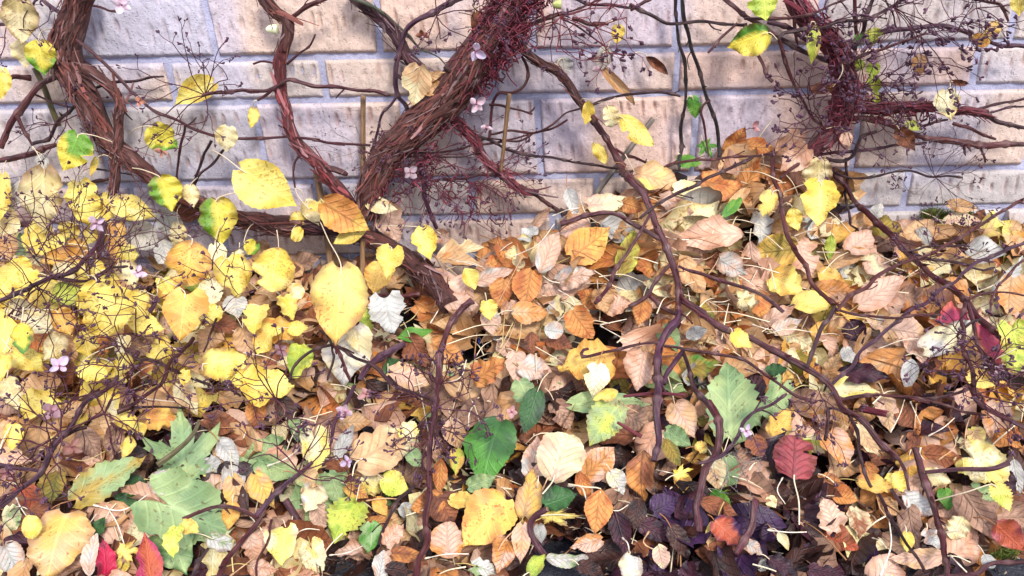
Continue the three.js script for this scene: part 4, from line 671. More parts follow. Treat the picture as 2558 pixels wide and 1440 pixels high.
// right plant
A('R', 'L', 'o', 1910, 14, 74, 72, 85); A('R', 'YN', 'o', 1866, 100, 104, 76, 160, { patch: 'side', second: 'N', lift: .08 }); A('R', 'L', 'e', 2033, 110, 100, 34, 95, { second: 'Y' }); A('R', 'P', 'o', 2370, 264, 74, 66, 80, { lift: .1 });
A('R', 'G', 'r', 2452, 100, 46, 34, 20); A('R', 'G', 'r', 2480, 72, 44, 36, -60, { second: 'T' }); A('R', 'L', 'o', 2178, 95, 44, 42, 90); A('R', 'N', 'o', 2147, 102, 32, 26, 90, low); A('R', 'L', 'r', 2145, 163, 32, 28, 0, low); A('R', 'L', 'e', 2182, 175, 48, 34, 90, low); A('R', 'L', 'e', 2182, 212, 52, 36, 80, low); A('R', 'L', 'e', 2190, 245, 36, 22, 70, low);
A('R', 'T', 'o', 2298, 166, 50, 42, 80, low); A('R', 'L', 'o', 2285, 315, 40, 26, 30); A('R', 'Y', 'o', 2545, 14, 52, 44, 85); A('R', 'B', 'e', 2400, 207, 44, 18, 10, { dry: .8, roll: .8, lift: .03 }); A('R', 'B', 'o', 2050, 222, 58, 32, 172, { dry: .8 }); A('R', 'B', 'o', 2266, 350, 64, 46, 55, { dry: .8, cup: .6 });
A('R', 'P', 'o', 2045, 448, 92, 74, 92, { lift: .07 }); A('R', 'Y', 'o', 2048, 510, 108, 94, 94, { lift: .11, tilt: .2, bite: [[.3, 1, .25], [.7, -1, .25]], st: [1960, 480], label: 'yellow leaf' }); A('R', 'Y', 'e', 1986, 547, 60, 40, 78); A('R', 'P', 'o', 2002, 516, 52, 42, 75, low); A('R', 'Y', 'o', 1918, 512, 66, 42, 112); A('R', 'K', 'o', 2118, 350, 36, 32, 70);
A('R', 'L', 'b', 2535, 848, 100, 84, 80, { second: 'Y' }); A('R', 'L', 'b', 2538, 895, 76, 70, 100); A('R', 'Y', 'o', 2505, 1245, 78, 48, 60, { second: 'L', tooth: .1 });
// heap below the diagonal stem
F('T', 'o', 1650, 450, 112, 64, 18, { second: 'Y', lift: .05 }); F('O', 'o', 1843, 352, 74, 50, -60, { cup: .5 }); F('O', 'o', 1900, 368, 78, 42, 5); F('K', 'o', 1978, 347, 92, 52, -38, { cup: .5, lift: .06 }); F('K', 'o', 1980, 400, 84, 66, 140, { cup: .3, lift: .07 }); F('O', 'o', 1872, 446, 112, 56, -62); F('O', 'o', 1803, 460, 92, 62, 10); F('P', 'o', 1725, 474, 80, 44, 0); F('O', 'e', 1740, 510, 110, 40, -15, { roll: .7 }); F('T', 'e', 1845, 500, 90, 32, -50, { roll: .8 }); F('K', 'o', 1690, 505, 80, 46, 15);
F('W', 'e', 1428, 505, 76, 34, 72, { cup: .8 }); F('K', 'o', 1520, 507, 104, 50, -10, { second: 'P' }); F('O', 'o', 1582, 515, 56, 42, 20); F('K', 'e', 1350, 545, 76, 30, -50, { roll: 1.1 }); F('K', 'o', 1432, 573, 78, 58, 160); F('O', 'o', 1477, 606, 118, 88, -36, { label: 'orange leaf speckled with brown spots and clear serrated edge', second: 'G', lift: .065, tilt: .2 });
F('K', 'e', 1370, 630, 108, 56, -66, { second: 'W', lift: .065, cup: .3 }); F('C', 'e', 1567, 632, 116, 54, -72, { second: 'L', lift: .06, cup: -.4 }); F('K', 'o', 1440, 690, 98, 54, -14, { second: 'W', lift: .06 }); F('W', 'e', 1322, 585, 60, 32, -30); F('O', 'o', 1320, 724, 96, 72, 100, { dry: .8, lift: .06 }); F('T', 'o', 1330, 782, 88, 54, 5, { second: 'O', lift: .06 });
F('W', 'r', 1383, 827, 46, 42, 10, { second: 'K', lift: .06 }); F('O', 'o', 1456, 812, 88, 66, 55, { dry: .8, lift: .06 }); F('O', 'o', 1470, 742, 64, 50, 200); F('T', 'o', 1505, 755, 62, 52, 70); F('K', 'o', 1548, 762, 66, 46, -20); F('O', 'o', 1600, 783, 62, 46, 100, { lift: .06 }); F('O', 'e', 1655, 824, 72, 44, -52, { cup: .3 });
F('G', 'o', 1460, 908, 134, 108, 176, { label: 'notched golden leaf with a twig hooked across it', lift: .06, tilt: .2, bite: [[.9, 1, .3]] }); F('W', 'o', 1487, 952, 84, 62, 100, { lift: .07, second: 'P' }); F('K', 'o', 1600, 926, 96, 76, 100, { lift: .06 }); F('T', 'e', 1730, 690, 116, 56, 60, { lift: .06 }); F('W', 'o', 1832, 668, 78, 58, 30, { second: 'K', lift: .06 });
F('K', 'e', 1770, 590, 176, 78, 174, { label: 'long pink leaf folded like a boat, highest of the heap', cup: .9, lift: .06, tilt: .2, bend: .3 }); F('N', 'e', 1830, 515, 66, 28, -45, { lift: .07 }); F('K', 'e', 1880, 650, 92, 46, 82); F('W', 'o', 1898, 572, 84, 48, 90, { cup: .5 }); F('B', 'o', 1795, 665, 64, 52, 60); F('P', 'b', 1865, 750, 66, 52, 15); F('O', 'o', 1898, 766, 66, 62, 80);
F('C', 'o', 1745, 915, 114, 62, -8, { second: 'N' }); F('S', 'o', 1820, 988, 182, 122, -92, { label: 'tall sage green toothed leaf with pale midrib behind a violet twig', tooth: .08, lift: .055, tilt: .2 }); F('C', 'o', 1760, 778, 64, 42, 30); F('C', 'o', 1928, 628, 112, 80, 172, { second: 'G', label: 'broad olive gold leaf in the hollow beside the forked trunk', lift: .05 });
F('K', 'o', 1340, 925, 84, 62, 10, { second: 'W' }); F('K', 'o', 1295, 925, 84, 54, 80); F('B', 'e', 1330, 860, 54, 44, 90); F('B', 'o', 1400, 858, 66, 44, 20); F('S', 'o', 1675, 850, 70, 52, 60); F('W', 'e', 1740, 833, 54, 34, -20);
F('T', 'e', 1150, 626, 118, 40, -12, { cup: .8, second: 'P' }); F('T', 'e', 1145, 652, 104, 36, 5, { cup: .7, second: 'O' }); F('O', 'o', 1255, 645, 72, 42, -30, { dry: .9 }); F('K', 'e', 1232, 690, 104, 42, -18, { cup: .5, second: 'W' }); F('K', 'o', 973, 560, 98, 74, 62, { lift: .06, cup: .3 }); F('K', 'o', 1110, 590, 50, 34, 30); F('O', 'o', 1270, 690, 78, 54, 60); F('O', 'o', 1255, 735, 72, 56, 100); F('K', 'o', 1285, 790, 70, 50, 70);
F('Y', 'e', 1175, 697, 58, 42, 62, { lift: .08 }); F('K', 'o', 1165, 722, 84, 60, 90, { lift: .06 }); F('K', 'o', 1160, 762, 80, 50, 10, { lift: .06 }); F('Y', 'o', 1220, 777, 48, 42, 80, { lift: .085, tooth: .08 }); F('K', 'o', 1225, 808, 66, 48, 80, { second: 'W', lift: .06 }); F('B', 'e', 1045, 700, 110, 38, 60); F('B', 'e', 790, 690, 88, 42, -35, { lift: .03 }); F('Z', 'o', 760, 655, 90, 50, -20, { lift: .03 });
// among and below the yellow leaves
F('W', 'h', 972, 790, 86, 88, 78, { label: 'white heart-shaped leaf with toothed edge over a dark hollow', lift: .08, tooth: .06, tilt: .2 }); F('G', 'o', 700, 828, 90, 62, 12, { lift: .06 }); F('Y', 'o', 747, 820, 48, 36, 0, { lift: .07 }); F('G', 'o', 663, 850, 80, 62, 120, { lift: .06, second: 'Y' }); F('W', 'o', 868, 888, 146, 122, 100, { label: 'big torn white leaf with brown spots under the branching twig', lift: .06, second: 'P', dry: .5, tilt: .2, bite: [[.3, 1, .25]] }); F('P', 'o', 885, 850, 62, 32, 70, { lift: .08 });
F('L', 'o', 742, 905, 84, 62, 100, { lift: .07 }); F('N', 'e', 1037, 837, 90, 34, -10, { lift: .05 }); F('X', 'e', 985, 925, 64, 48, 60); F('O', 'o', 1120, 882, 94, 68, 30, { second: 'T' }); F('B', 'o', 1045, 880, 84, 58, 60); F('K', 'o', 1025, 946, 104, 66, 18, { lift: .06, second: 'T' }); F('O', 'o', 1225, 925, 98, 66, -32, { lift: .06 }); F('T', 'o', 655, 770, 66, 54, 40); F('B', 'o', 470, 535, 76, 42, 0, { lift: .03 }); F('S', 'o', 57, 612, 64, 50, 30, { lift: .04 });
F('W', 'o', 590, 768, 54, 60, 80, { lift: .06 }); F('B', 'o', 560, 815, 94, 46, 18, { cup: .6 }); F('O', 'o', 112, 865, 88, 54, 35); F('T', 'o', 172, 866, 76, 62, 70); F('B', 'o', 215, 850, 90, 60, 20); F('Y', 'o', 672, 966, 122, 92, 0, { lift: .07, bite: [[.6, 1, .2]] }); F('T', 'o', 655, 640, 70, 48, 80, { lift: .03 }); F('Z', 'o', 350, 870, 90, 60, 10); F('T', 'o', 400, 870, 80, 56, 60); F('O', 'o', 255, 860, 70, 50, 80); F('T', 'o', 520, 860, 84, 60, 120); F('T', 'o', 620, 860, 80, 60, 70, { second: 'K' });
// right of the heap
F('K', 'o', 2150, 603, 78, 64, -42, { lift: .06, cup: .3 }); F('T', 'o', 2125, 640, 110, 44, -20, { cup: .4 }); F('K', 'o', 2010, 647, 88, 74, 70, { lift: .05 }); F('L', 'e', 2075, 618, 62, 28, 95); F('G', 'o', 1968, 714, 90, 72, 25, { second: 'Y', lift: .05 }); F('G', 'o', 2040, 755, 96, 58, -5, { second: 'Y', lift: .055 }); F('G', 'o', 2080, 695, 66, 44, 20); F('O', 'o', 2090, 728, 110, 58, 0, { second: 'Z' });
F('K', 'o', 2205, 725, 132, 68, -32, { label: 'twisted pinkish leaf with upturned tip on the pale leaf bed', cup: .5, twist: .8, lift: .06, tilt: .2 }); F('O', 'o', 2143, 752, 66, 60, 90); F('P', 'o', 2190, 668, 74, 54, 60, { second: 'K' }); F('Z', 'o', 2290, 745, 74, 62, 10, { cup: .3 }); F('P', 'o', 2335, 660, 104, 62, 30, { second: 'G' }); F('W', 'o', 2468, 627, 94, 64, 8, { label: 'smooth white leaf speckled by a dry seed head near the wall', lift: .06, tilt: .2 }); F('T', 'o', 2510, 570, 92, 62, 0, { second: 'Y' });
F('T', 'o', 2410, 516, 74, 32, 10); F('B', 'o', 2448, 541, 42, 36, -60); F('K', 'o', 2412, 552, 92, 36, 0, { second: 'P' }); F('T', 'o', 2285, 580, 88, 52, 165); F('W', 'o', 2312, 596, 52, 36, 60); F('C', 'o', 2220, 570, 74, 52, 10); F('W', 'e', 2195, 528, 44, 32, -60); F('T', 'o', 2165, 556, 66, 34, 0); F('W', 'e', 2520, 688, 122, 34, -48, { cup: .6 }); F('T', 'o', 2525, 745, 92, 80, 95, { second: 'O', lift: .05 });
F('K', 'o', 2268, 828, 116, 80, 10, { second: 'T', lift: .05 }); F('P', 'o', 2375, 838, 152, 72, -28, { second: 'W', lift: .06, cup: .3 }); F('I', 'o', 2378, 797, 78, 56, 172, { label: 'red-stained leaf at the tip of the straight red twig', lift: .06 }); F('I', 'o', 2476, 866, 114, 50, 62, { label: 'magenta leaf ribbed with darker veins beside bright lime leaves', lift: .06, tilt: .2 }); F('W', 'o', 1968, 812, 78, 42, -22, { cup: .7, second: 'K' }); F('K', 'o', 1950, 785, 92, 40, -30, { cup: .6 });
F('O', 'o', 2190, 915, 134, 82, 160, { second: 'T', lift: .05 }); F('V', 'o', 2165, 936, 124, 50, 5, { label: 'curled maroon leaf with wavy edge', lift: .06, cup: .6, dry: .9, wave: .5 }); F('W', 'e', 2275, 936, 78, 42, 100, { lift: .055, label: 'upright white oval leaf beside the curled maroon leaf' }); F('B', 'o', 2325, 900, 82, 70, 80); F('T', 'o', 2083, 910, 64, 46, -60); F('W', 'o', 2125, 892, 48, 32, 60); F('K', 'o', 2290, 875, 84, 52, 60); F('V', 'o', 2140, 835, 62, 58, 60, { cup: .4 }); F('T', 'e', 2158, 850, 76, 28, -60, { roll: 1 }); F('X', 'e', 1940, 925, 56, 32, 0); F('T', 'o', 2430, 910, 64, 52, 70); F('Y', 'o', 2455, 952, 74, 46, 20, { second: 'G' });
F('T', 'o', 2000, 850, 80, 60, 30, { second: 'P' }); F('T', 'o', 2110, 830, 90, 60, 0, { second: 'O' }); F('O', 'o', 2380, 720, 90, 60, 200, { second: 'T' }); F('K', 'o', 2440, 800, 80, 56, 10);
// the lower front
F('P', 'o', 2144, 973, 114, 50, 4, { second: 'Y', lift: .05 }); F('S', 'b', 1938, 1000, 112, 62, 110); F('G', 'o', 1955, 1055, 90, 62, -52, { second: 'C', lift: .05 }); F('M', 'r', 1986, 1142, 108, 104, -88, { label: 'round dark red leaf with long straight stalk', lift: .06, tilt: .15, st: [1997, 1312], dry: .1 }); F('P', 'o', 2038, 1113, 60, 42, 40, { second: 'L' }); F('K', 'o', 2098, 1123, 96, 68, 60, { second: 'O', lift: .05 }); F('T', 'o', 2172, 1105, 92, 50, 60, { second: 'P', cup: .4 }); F('T', 'o', 2108, 1050, 64, 46, 80);
F('T', 'o', 2218, 1036, 92, 56, 80, { second: 'K' }); F('B', 'o', 2278, 1050, 66, 60, 60, { dry: .9 }); F('B', 'e', 2280, 1110, 80, 36, 100); F('K', 'o', 2490, 1060, 114, 76, 95, { second: 'O' }); F('T', 'o', 2440, 1095, 54, 42, 60, { second: 'Y' }); F('O', 'o', 2522, 1100, 72, 52, 30); F('B', 'o', 2358, 1140, 98, 58, 8, { second: 'O' }); F('P', 'b', 2460, 1162, 140, 100, 30, { label: 'ragged cream leaf with bitten edges under a dark twig', second: 'Y', lift: .05, tilt: .2 }); F('P', 'o', 2342, 1196, 68, 48, 10); F('W', 'e', 2540, 1190, 84, 42, 80, { roll: .8 }); F('V', 'o', 2522, 1215, 66, 40, 80);
F('B', 'o', 2062, 1203, 108, 54, 4, { second: 'O' }); F('O', 'o', 2178, 1188, 62, 42, 60); F('G', 'o', 2195, 1215, 98, 44, 15, { second: 'O', lift: .05 }); F('Y', 'o', 2243, 1207, 52, 50, 60, { lift: .05 }); F('G', 'o', 2272, 1168, 56, 60, 90); F('O', 'o', 2115, 1245, 60, 46, 10, { cup: .7 }); F('K', 'o', 2073, 1283, 90, 72, -110, { label: 'mauve-pink leaf with fanned ribs above wet black leaves', second: 'Z', lift: .05 }); F('W', 'o', 2298, 1265, 86, 54, 34, { second: 'K', lift: .05 }); F('Z', 'o', 2280, 1320, 112, 58, 78);
F('B', 'o', 2142, 1308, 76, 54, 80, { second: 'P', cup: .3 }); F('P', 'r', 2392, 1318, 62, 58, 120, { label: 'round cream leaf split by its midrib, beside the thick stem', fold: .3, lift: .045 }); F('N', 'o', 2368, 1250, 54, 42, 80); F('Z', 'o', 2450, 1290, 156, 80, 54, { label: 'large veined buff leaf lying towards the lower corner', lift: .045 }); F('S', 'o', 2465, 1235, 76, 52, 20); F('E', 'o', 2525, 1345, 96, 68, 42, { label: 'smooth red-orange leaf near the paving at the corner', lift: .05 });
F('K', 'o', 2285, 1395, 126, 48, 176, { second: 'T', lift: .04 }); F('Y', 'o', 2265, 1356, 48, 36, 90, { lift: .045 }); F('W', 'o', 2332, 1350, 54, 42, 60, { second: 'K' }); F('B', 'o', 2100, 1355, 96, 62, 20, { second: 'E' }); F('T', 'o', 2225, 1270, 56, 44, 40); F('W', 'r', 2470, 1404, 40, 32, 60); F('P', 'o', 1930, 1256, 32, 28, 60); F('P', 'e', 1958, 1352, 52, 24, 60, { cup: .7 }); F('V', 'o', 2065, 1432, 84, 42, 10);
F('S', 'o', 1315, 985, 66, 58, 60); F('X', 'o', 1325, 1033, 106, 58, 108, { label: 'upright dark green leaf between tan leaves', lift: .055 }); F('S', 'o', 1530, 1008, 190, 54, 0, { lift: .045, label: 'wide flat sage leaf lying under a small yellow leaf' }); F('L', 'o', 1508, 1062, 122, 88, 125, { second: 'S', label: 'toothed yellow-green leaf overlapping the wide sage leaf', lift: .055, tooth: .06, wave: .1, dry: .2 }); F('Z', 'o', 1592, 1050, 78, 62, 30); F('Y', 'e', 1512, 988, 64, 32, 160, { lift: .08 });
F('K', 'o', 1335, 1145, 106, 62, -80, { second: 'W', lift: .045 }); F('K', 'r', 1403, 1142, 120, 114, -70, { label: 'round pinkish leaf dished like a saucer', second: 'P', cup: .5, lift: .06, tilt: .15, st: [1355, 1235] }); F('O', 'o', 1502, 1152, 98, 72, -45, { second: 'K', lift: .045 }); F('Z', 'o', 1405, 1040, 76, 56, 60); F('B', 'e', 1605, 1190, 124, 84, 92, { label: 'curled brown leaf opening like a pod', second: 'O', roll: 1.0, dry: 1, lift: .055 }); F('W', 'o', 1543, 1208, 64, 46, 60, { second: 'P' }); F('O', 'e', 1460, 1215, 80, 36, 70, { cup: .4 });
F('O', 'e', 1493, 1278, 110, 68, 98, { label: 'smooth plain orange leaf with pointed tip', lift: .055, dry: .1, tilt: .2, st: [1420, 1210] }); F('X', 'o', 1402, 1247, 84, 60, -20, { label: 'glossy dark green leaf in front of the saucer leaf', lift: .05 }); F('T', 'o', 1320, 1230, 116, 62, -80, { second: 'G', cup: .6 }); F('Y', 'm', 1405, 1290, 112, 48, 0, { second: 'C' }); F('Q', 'o', 1665, 1263, 70, 60, -30, { label: 'purple leaf amid dark wet leaves', lift: .045 }); F('V', 'e', 1550, 1330, 116, 52, 74, { cup: .4 }); F('O', 'o', 1462, 1360, 78, 44, 165, { second: 'K' });
F('W', 'e', 1417, 1394, 104, 52, 0, { label: 'half-moon whitish leaf on the bare paving', second: 'S', bite: [[.5, -1, .7, .5]] }); F('W', 'o', 1350, 1335, 46, 30, 80); F('K', 'o', 1303, 1362, 94, 46, 95, { second: 'T' }); F('L', 'o', 1342, 1406, 60, 38, -50); F('P', 'o', 1575, 1410, 66, 56, -100, { label: 'plump cream leaf with thin curved stalk on the paving', second: 'W', cup: .4 }); F('K', 'e', 1652, 1394, 62, 42, 80, { second: 'P', cup: .4 }); F('E', 'o', 1825, 1336, 98, 62, 40, { second: 'Q', label: 'orange leaf stained purple beside the grey stick', lift: .045 }); F('T', 'o', 1790, 1352, 84, 48, 90, { second: 'Y' });
F('K', 'o', 1710, 1052, 96, 70, 60, { second: 'T' }); F('S', 'o', 1695, 1096, 70, 46, 30); F('G', 'r', 1752, 1117, 32, 30, 0, { second: 'Y' }); F('G', 'e', 1745, 1146, 62, 32, 0); F('Y', 'm', 1708, 1180, 54, 34, -20, { lift: .06 }); F('G', 'o', 1705, 1206, 50, 42, 80); F('C', 'e', 1680, 1130, 76, 36, 60); F('T', 'o', 1788, 1186, 84, 60, 80, { second: 'P' }); F('S', 'o', 1902, 1020, 96, 58, -30, { tooth: .08, lift: .05 }); F('S', 'o', 1820, 1190, 92, 60, 80); F('Z', 'o', 1872, 1155, 64, 52, 20); F('B', 'o', 1895, 1120, 56, 52, 70, { second: 'Q' }); F('N', 'o', 1805, 1252, 66, 40, 40); F('B', 'e', 1795, 1270, 104, 44, 22);
F('W', 'o', 1888, 1370, 64, 34, 30, { second: 'K' }); F('W', 'r', 1903, 1412, 36, 32, 60); F('V', 'o', 1640, 1330, 90, 50, 30); F('D', 'o', 1700, 1360, 90, 46, 60); F('D', 'o', 1590, 1290, 76, 46, 100); F('V', 'o', 1960, 1420, 84, 46, 30); F('D', 'o', 1480, 1425, 70, 40, 20);
F('T', 'o', 965, 1115, 156, 106, -28, { label: 'torn golden tan leaf with ribs fanning out', second: 'P', lift: .06, tilt: .2, dry: .5, st: [880, 1190], bite: [[.4, -1, .2]] }); F('P', 'b', 1022, 1075, 52, 48, -60, { second: 'Y', lift: .075 }); F('S', 'o', 1037, 1150, 46, 38, 60, { lift: .06 }); F('P', 'b', 787, 1120, 108, 70, 85, { second: 'Y', label: 'pale yellow leaf freckled by a dry seed head', lift: .065 }); F('W', 'e', 860, 1105, 96, 36, -62); F('T', 'o', 890, 1055, 80, 52, 0); F('S', 'o', 738, 1075, 60, 34, 80); F('S', 'b', 660, 1130, 110, 70, 160); F('S', 'o', 700, 1172, 116, 62, 20);
F('N', 'o', 1222, 1132, 168, 120, 104, { label: 'broad bright green leaf with rolled rim', lift: .045, patch: 'base', tilt: .2, dry: .1, second: 'X', cup: -.3 }); F('S', 'o', 1205, 1205, 70, 46, -20); F('T', 'o', 1140, 1090, 76, 56, 70, { second: 'K' }); F('O', 'e', 1098, 1190, 84, 36, 92, { lift: .055 }); F('L', 'o', 1138, 1156, 66, 36, 90, { second: 'G' }); F('L', 'o', 990, 1214, 72, 62, 28, { label: 'lime leaf striped with pale veins', second: 'Y', lift: .05 }); F('P', 'b', 930, 1206, 92, 60, 30, { second: 'Y' }); F('O', 'o', 893, 1228, 60, 46, 30, { second: 'G' });
F('S', 'o', 840, 1225, 96, 54, 70); F('P', 'h', 777, 1252, 62, 62, 110, { second: 'W', lift: .055 }); F('K', 'o', 797, 1296, 66, 46, 80, { second: 'Z' }); F('L', 'o', 860, 1303, 116, 88, 120, { label: 'deeply toothed lime green leaf at the paving edge', lift: .05, tooth: .09, wave: .12, dry: .2 }); F('S', 'o', 926, 1346, 74, 60, 95, { second: 'N' }); F('O', 'e', 945, 1305, 70, 30, -6); F('G', 'o', 953, 1268, 52, 38, 60); F('O', 'o', 1064, 1260, 80, 60, 160, { second: 'B' }); F('B', 'o', 1112, 1277, 78, 80, 60); F('G', 'o', 1210, 1306, 156, 122, 130, { label: 'large golden leaf with strong straight ribs', second: 'O', lift: .05, tilt: .2, dry: .4 });
F('G', 'o', 1160, 1250, 66, 42, 0, { second: 'Y' }); F('K', 'r', 1118, 1352, 88, 82, -95, { second: 'O', label: 'rounded pinkish leaf beside the upright stem near the paving', lift: .045 }); F('K', 'o', 985, 1335, 66, 44, -50); F('W', 'o', 953, 1406, 66, 42, -80, { second: 'K' }); F('K', 'o', 990, 1393, 50, 38, 10); F('O', 'o', 1020, 1386, 80, 40, 6, { second: 'B' }); F('D', 'o', 1000, 1426, 66, 40, 10); F('Y', 'o', 708, 1366, 96, 76, 96, { label: 'yellow leaf split down its middle', second: 'P', lift: .05, fold: .25 }); F('P', 'b', 785, 1390, 86, 64, 70, { second: 'G' });
F('K', 'o', 655, 1355, 66, 56, 80); F('K', 'o', 660, 1420, 72, 46, 10); F('T', 'o', 660, 1230, 96, 62, 60, { second: 'G' }); F('S', 'o', 775, 1200, 66, 52, 20, { second: 'T' }); F('W', 'b', 1210, 1424, 72, 42, 20, { second: 'S' }); F('O', 'o', 1257, 1390, 88, 60, 110, { second: 'K' }); F('W', 'r', 1013, 1275, 38, 32, 90); F('K', 'o', 1085, 1125, 60, 46, 90);
F('Y', 'o', 92, 1020, 98, 82, 150, { label: 'yellow leaf carrying a mauve floret on its edge', lift: .06 }); F('T', 'o', 180, 1030, 96, 56, -30, { second: 'O' }); F('P', 'o', 283, 1020, 46, 36, 80, { second: 'Y' }); F('Y', 'o', 325, 1060, 64, 46, 40, { lift: .06 }); F('Y', 'o', 350, 1075, 34, 32, 60, { lift: .07 }); F('Y', 'e', 318, 1118, 58, 34, 108, { lift: .06, label: 'small clean yellow leaf beside the lobed green leaf' }); F('G', 'o', 408, 1046, 78, 56, 0, { second: 'O' }); F('Z', 'o', 283, 1110, 88, 52, 100); F('Z', 'o', 225, 1110, 84, 62, 60); F('D', 'o', 340, 1150, 90, 60, 30);
F('S', 'm', 455, 1110, 206, 190, -94, { label: 'lobed green leaf with five points, upright', bite: [[.3, 1, .3, .1]], lift: .045, tilt: .2, dry: .1 }); F('S', 'o', 278, 1192, 200, 78, -32, { label: 'long sage leaf with torn side above the dark hollow', second: 'C', lift: .05, tilt: .2, tooth: .08 }); F('X', 'b', 330, 1262, 96, 52, 10, { lift: .03 }); F('S', 'b', 465, 1282, 236, 176, 25, { label: 'largest pale green lobed leaf, lying flat', lift: .045, tilt: .2, dry: .15 }); F('W', 'o', 432, 1205, 106, 62, 5, { second: 'K', lift: .055 });
F('W', 'o', 592, 1210, 76, 56, 60); F('W', 'o', 572, 1135, 80, 52, 50); F('W', 'o', 535, 1165, 62, 46, 20); F('S', 'o', 605, 1160, 82, 38, -10); F('T', 'o', 590, 1240, 96, 58, 80, { second: 'G' }); F('G', 'o', 575, 1292, 66, 44, 100); F('C', 'o', 135, 1218, 80, 66, 100, { label: 'speckled olive brown leaf under the violet stem' }); F('B', 'o', 87, 1250, 86, 58, 40, { second: 'E' }); F('S', 'o', 30, 1300, 66, 46, 80, { second: 'P' }); F('G', 'o', 137, 1366, 170, 152, 105, { label: 'big golden leaf with curled brown crack, near the paving', second: 'T', lift: .055, tilt: .2, dry: .4 });
F('Y', 'r', 76, 1317, 58, 50, 80, { lift: .08, label: 'small round yellow leaf on the big golden leaf' }); F('W', 'o', 30, 1402, 86, 72, 60, { second: 'K' }); F('P', 'e', 20, 1340, 80, 26, 60, { second: 'T' }); F('K', 'e', 228, 1386, 106, 40, -80, { second: 'W', cup: .5 }); F('R', 'o', 260, 1393, 96, 50, -96, { label: 'crimson leaf standing on edge', cup: .3, lift: .05 }); F('Y', 'm', 325, 1378, 70, 54, 0, { second: 'G' }); F('Y', 'e', 302, 1416, 60, 36, 110); F('E', 'o', 370, 1397, 132, 66, -97, { label: 'red-orange leaf with pink rim', second: 'I', fold: .35, lift: .05 });
F('Y', 'o', 435, 1355, 76, 46, 96, { lift: .085, second: 'L' }); F('Y', 'o', 476, 1320, 46, 42, 30, { lift: .085, second: 'G' }); F('S', 'o', 440, 1372, 136, 124, 70, { second: 'X', lift: .035 }); F('W', 'b', 555, 1356, 76, 44, 20, { second: 'S' }); F('X', 'e', 235, 1330, 88, 34, 130); F('X', 'o', 345, 1212, 56, 44, 20); F('K', 'o', 628, 1376, 70, 50, 80); F('K', 'o', 32, 1146, 86, 48, 10, { second: 'T' }); F('B', 'e', 110, 1280, 80, 40, 10); F('T', 'o', 30, 1090, 80, 56, 70, { second: 'O' }); F('Z', 'o', 20, 1010, 80, 60, 40); F('B', 'o', 640, 1040, 76, 50, 90, { second: 'O' }); F('T', 'o', 600, 1000, 90, 50, 10); F('T', 'o', 470, 1000, 86, 52, 60, { second: 'P' }); F('B', 'o', 560, 1060, 100, 56, 10); F('D', 'o', 720, 1030, 76, 50, 60);

// landmarks for the labels: leaves and things that are easy to find
const marks = [[1986, 1142, 'the round dark red leaf'], [260, 1393, 'the crimson leaf'], [370, 1397, 'the red-orange pink-rimmed leaf'], [1222, 1132, 'the broad bright green leaf'], [455, 1110, 'the upright lobed green leaf'], [465, 1282, 'the largest pale green leaf'], [137, 1366, 'the big cracked golden leaf'], [1403, 1142, 'the saucer-like pinkish leaf'], [1210, 1306, 'the large ribbed golden leaf'], [972, 790, 'the white heart-shaped leaf'], [1477, 606, 'the spotted orange leaf'], [1665, 1263, 'the purple leaf'], [2476, 866, 'the magenta leaf'], [2165, 936, 'the curled maroon leaf'], [1820, 985, 'the tall sage leaf'], [1605, 1190, 'the brown pod-like leaf'], [708, 1366, 'the split yellow leaf'], [1460, 908, 'the notched golden leaf'], [965, 1115, 'the torn golden tan leaf'], [2460, 1162, 'the ragged cream leaf'], [2205, 725, 'the twisted pinkish leaf'], [1770, 590, 'the boat-shaped pink leaf'], [2392, 1318, 'the round split cream leaf'], [1575, 1410, 'the plump cream paving leaf'], [1417, 1394, 'the half-moon whitish leaf'], [860, 1303, 'the toothed lime leaf'], [2525, 1345, 'the red-orange corner leaf'], [868, 888, 'the big torn white leaf'], [278, 1192, 'the long sage leaf'], [2450, 1290, 'the large veined buff leaf'], [92, 1020, 'the floret-bearing yellow leaf'], [1493, 1278, 'the plain orange leaf'], [1508, 1062, 'the toothed yellow-green leaf'], [2468, 627, 'the smooth white leaf'], [845, 764, 'the largest hanging yellow leaf'], [1928, 628, 'the broad olive gold leaf'], [2073, 1283, 'the fanned mauve leaf'], [1825, 1336, 'the purple-stained orange leaf'], [2048, 510, 'the hanging yellow leaf by the fork']];
const SHAPE = { o: 'pointed', r: 'rounded', e: 'narrow', h: 'heart-shaped', m: 'jagged', b: 'broad-lobed' };
const used = new Set();
function whereabouts(x, y, what) {
  const by = marks.map((m) => [Math.hypot(m[0] - x, m[1] - y), m]).filter((m) => m[0] > 12).sort((a, b) => a[0] - b[0]);
  const rel = (m) => { const dx = x - m[0], dy = y - m[1], d = Math.hypot(dx, dy), near = d < 110 ? 'just ' : d > 330 ? 'well ' : ''; return near + (Math.abs(dy) > 1.7 * Math.abs(dx) ? (dy < 0 ? 'above ' : 'below ') : Math.abs(dx) > 1.7 * Math.abs(dy) ? (dx < 0 ? 'left of ' : 'right of ') : dy < 0 ? (dx < 0 ? 'above left of ' : 'above right of ') : dx < 0 ? 'below left of ' : 'below right of ') + m[2]; };
  for (const q of [0, 1, 2, 3]) { const l = what + ' ' + rel(by[q][1]); if (!used.has(l)) { used.add(l); return l; } }
  const l = what + ' between ' + by[0][1][2] + ' and ' + by[1][1][2]; used.add(l); return l;
}
function joint(p) { let best = null, bd = 0.085; for (const t of stems) for (let k = 0; k < t.c.length; k += 2) { const d = t.c[k].distanceTo(p); if (d < bd) { bd = d; best = t.c[k]; } } return best && bd > 0.012 ? best : null; }
const placed = [];
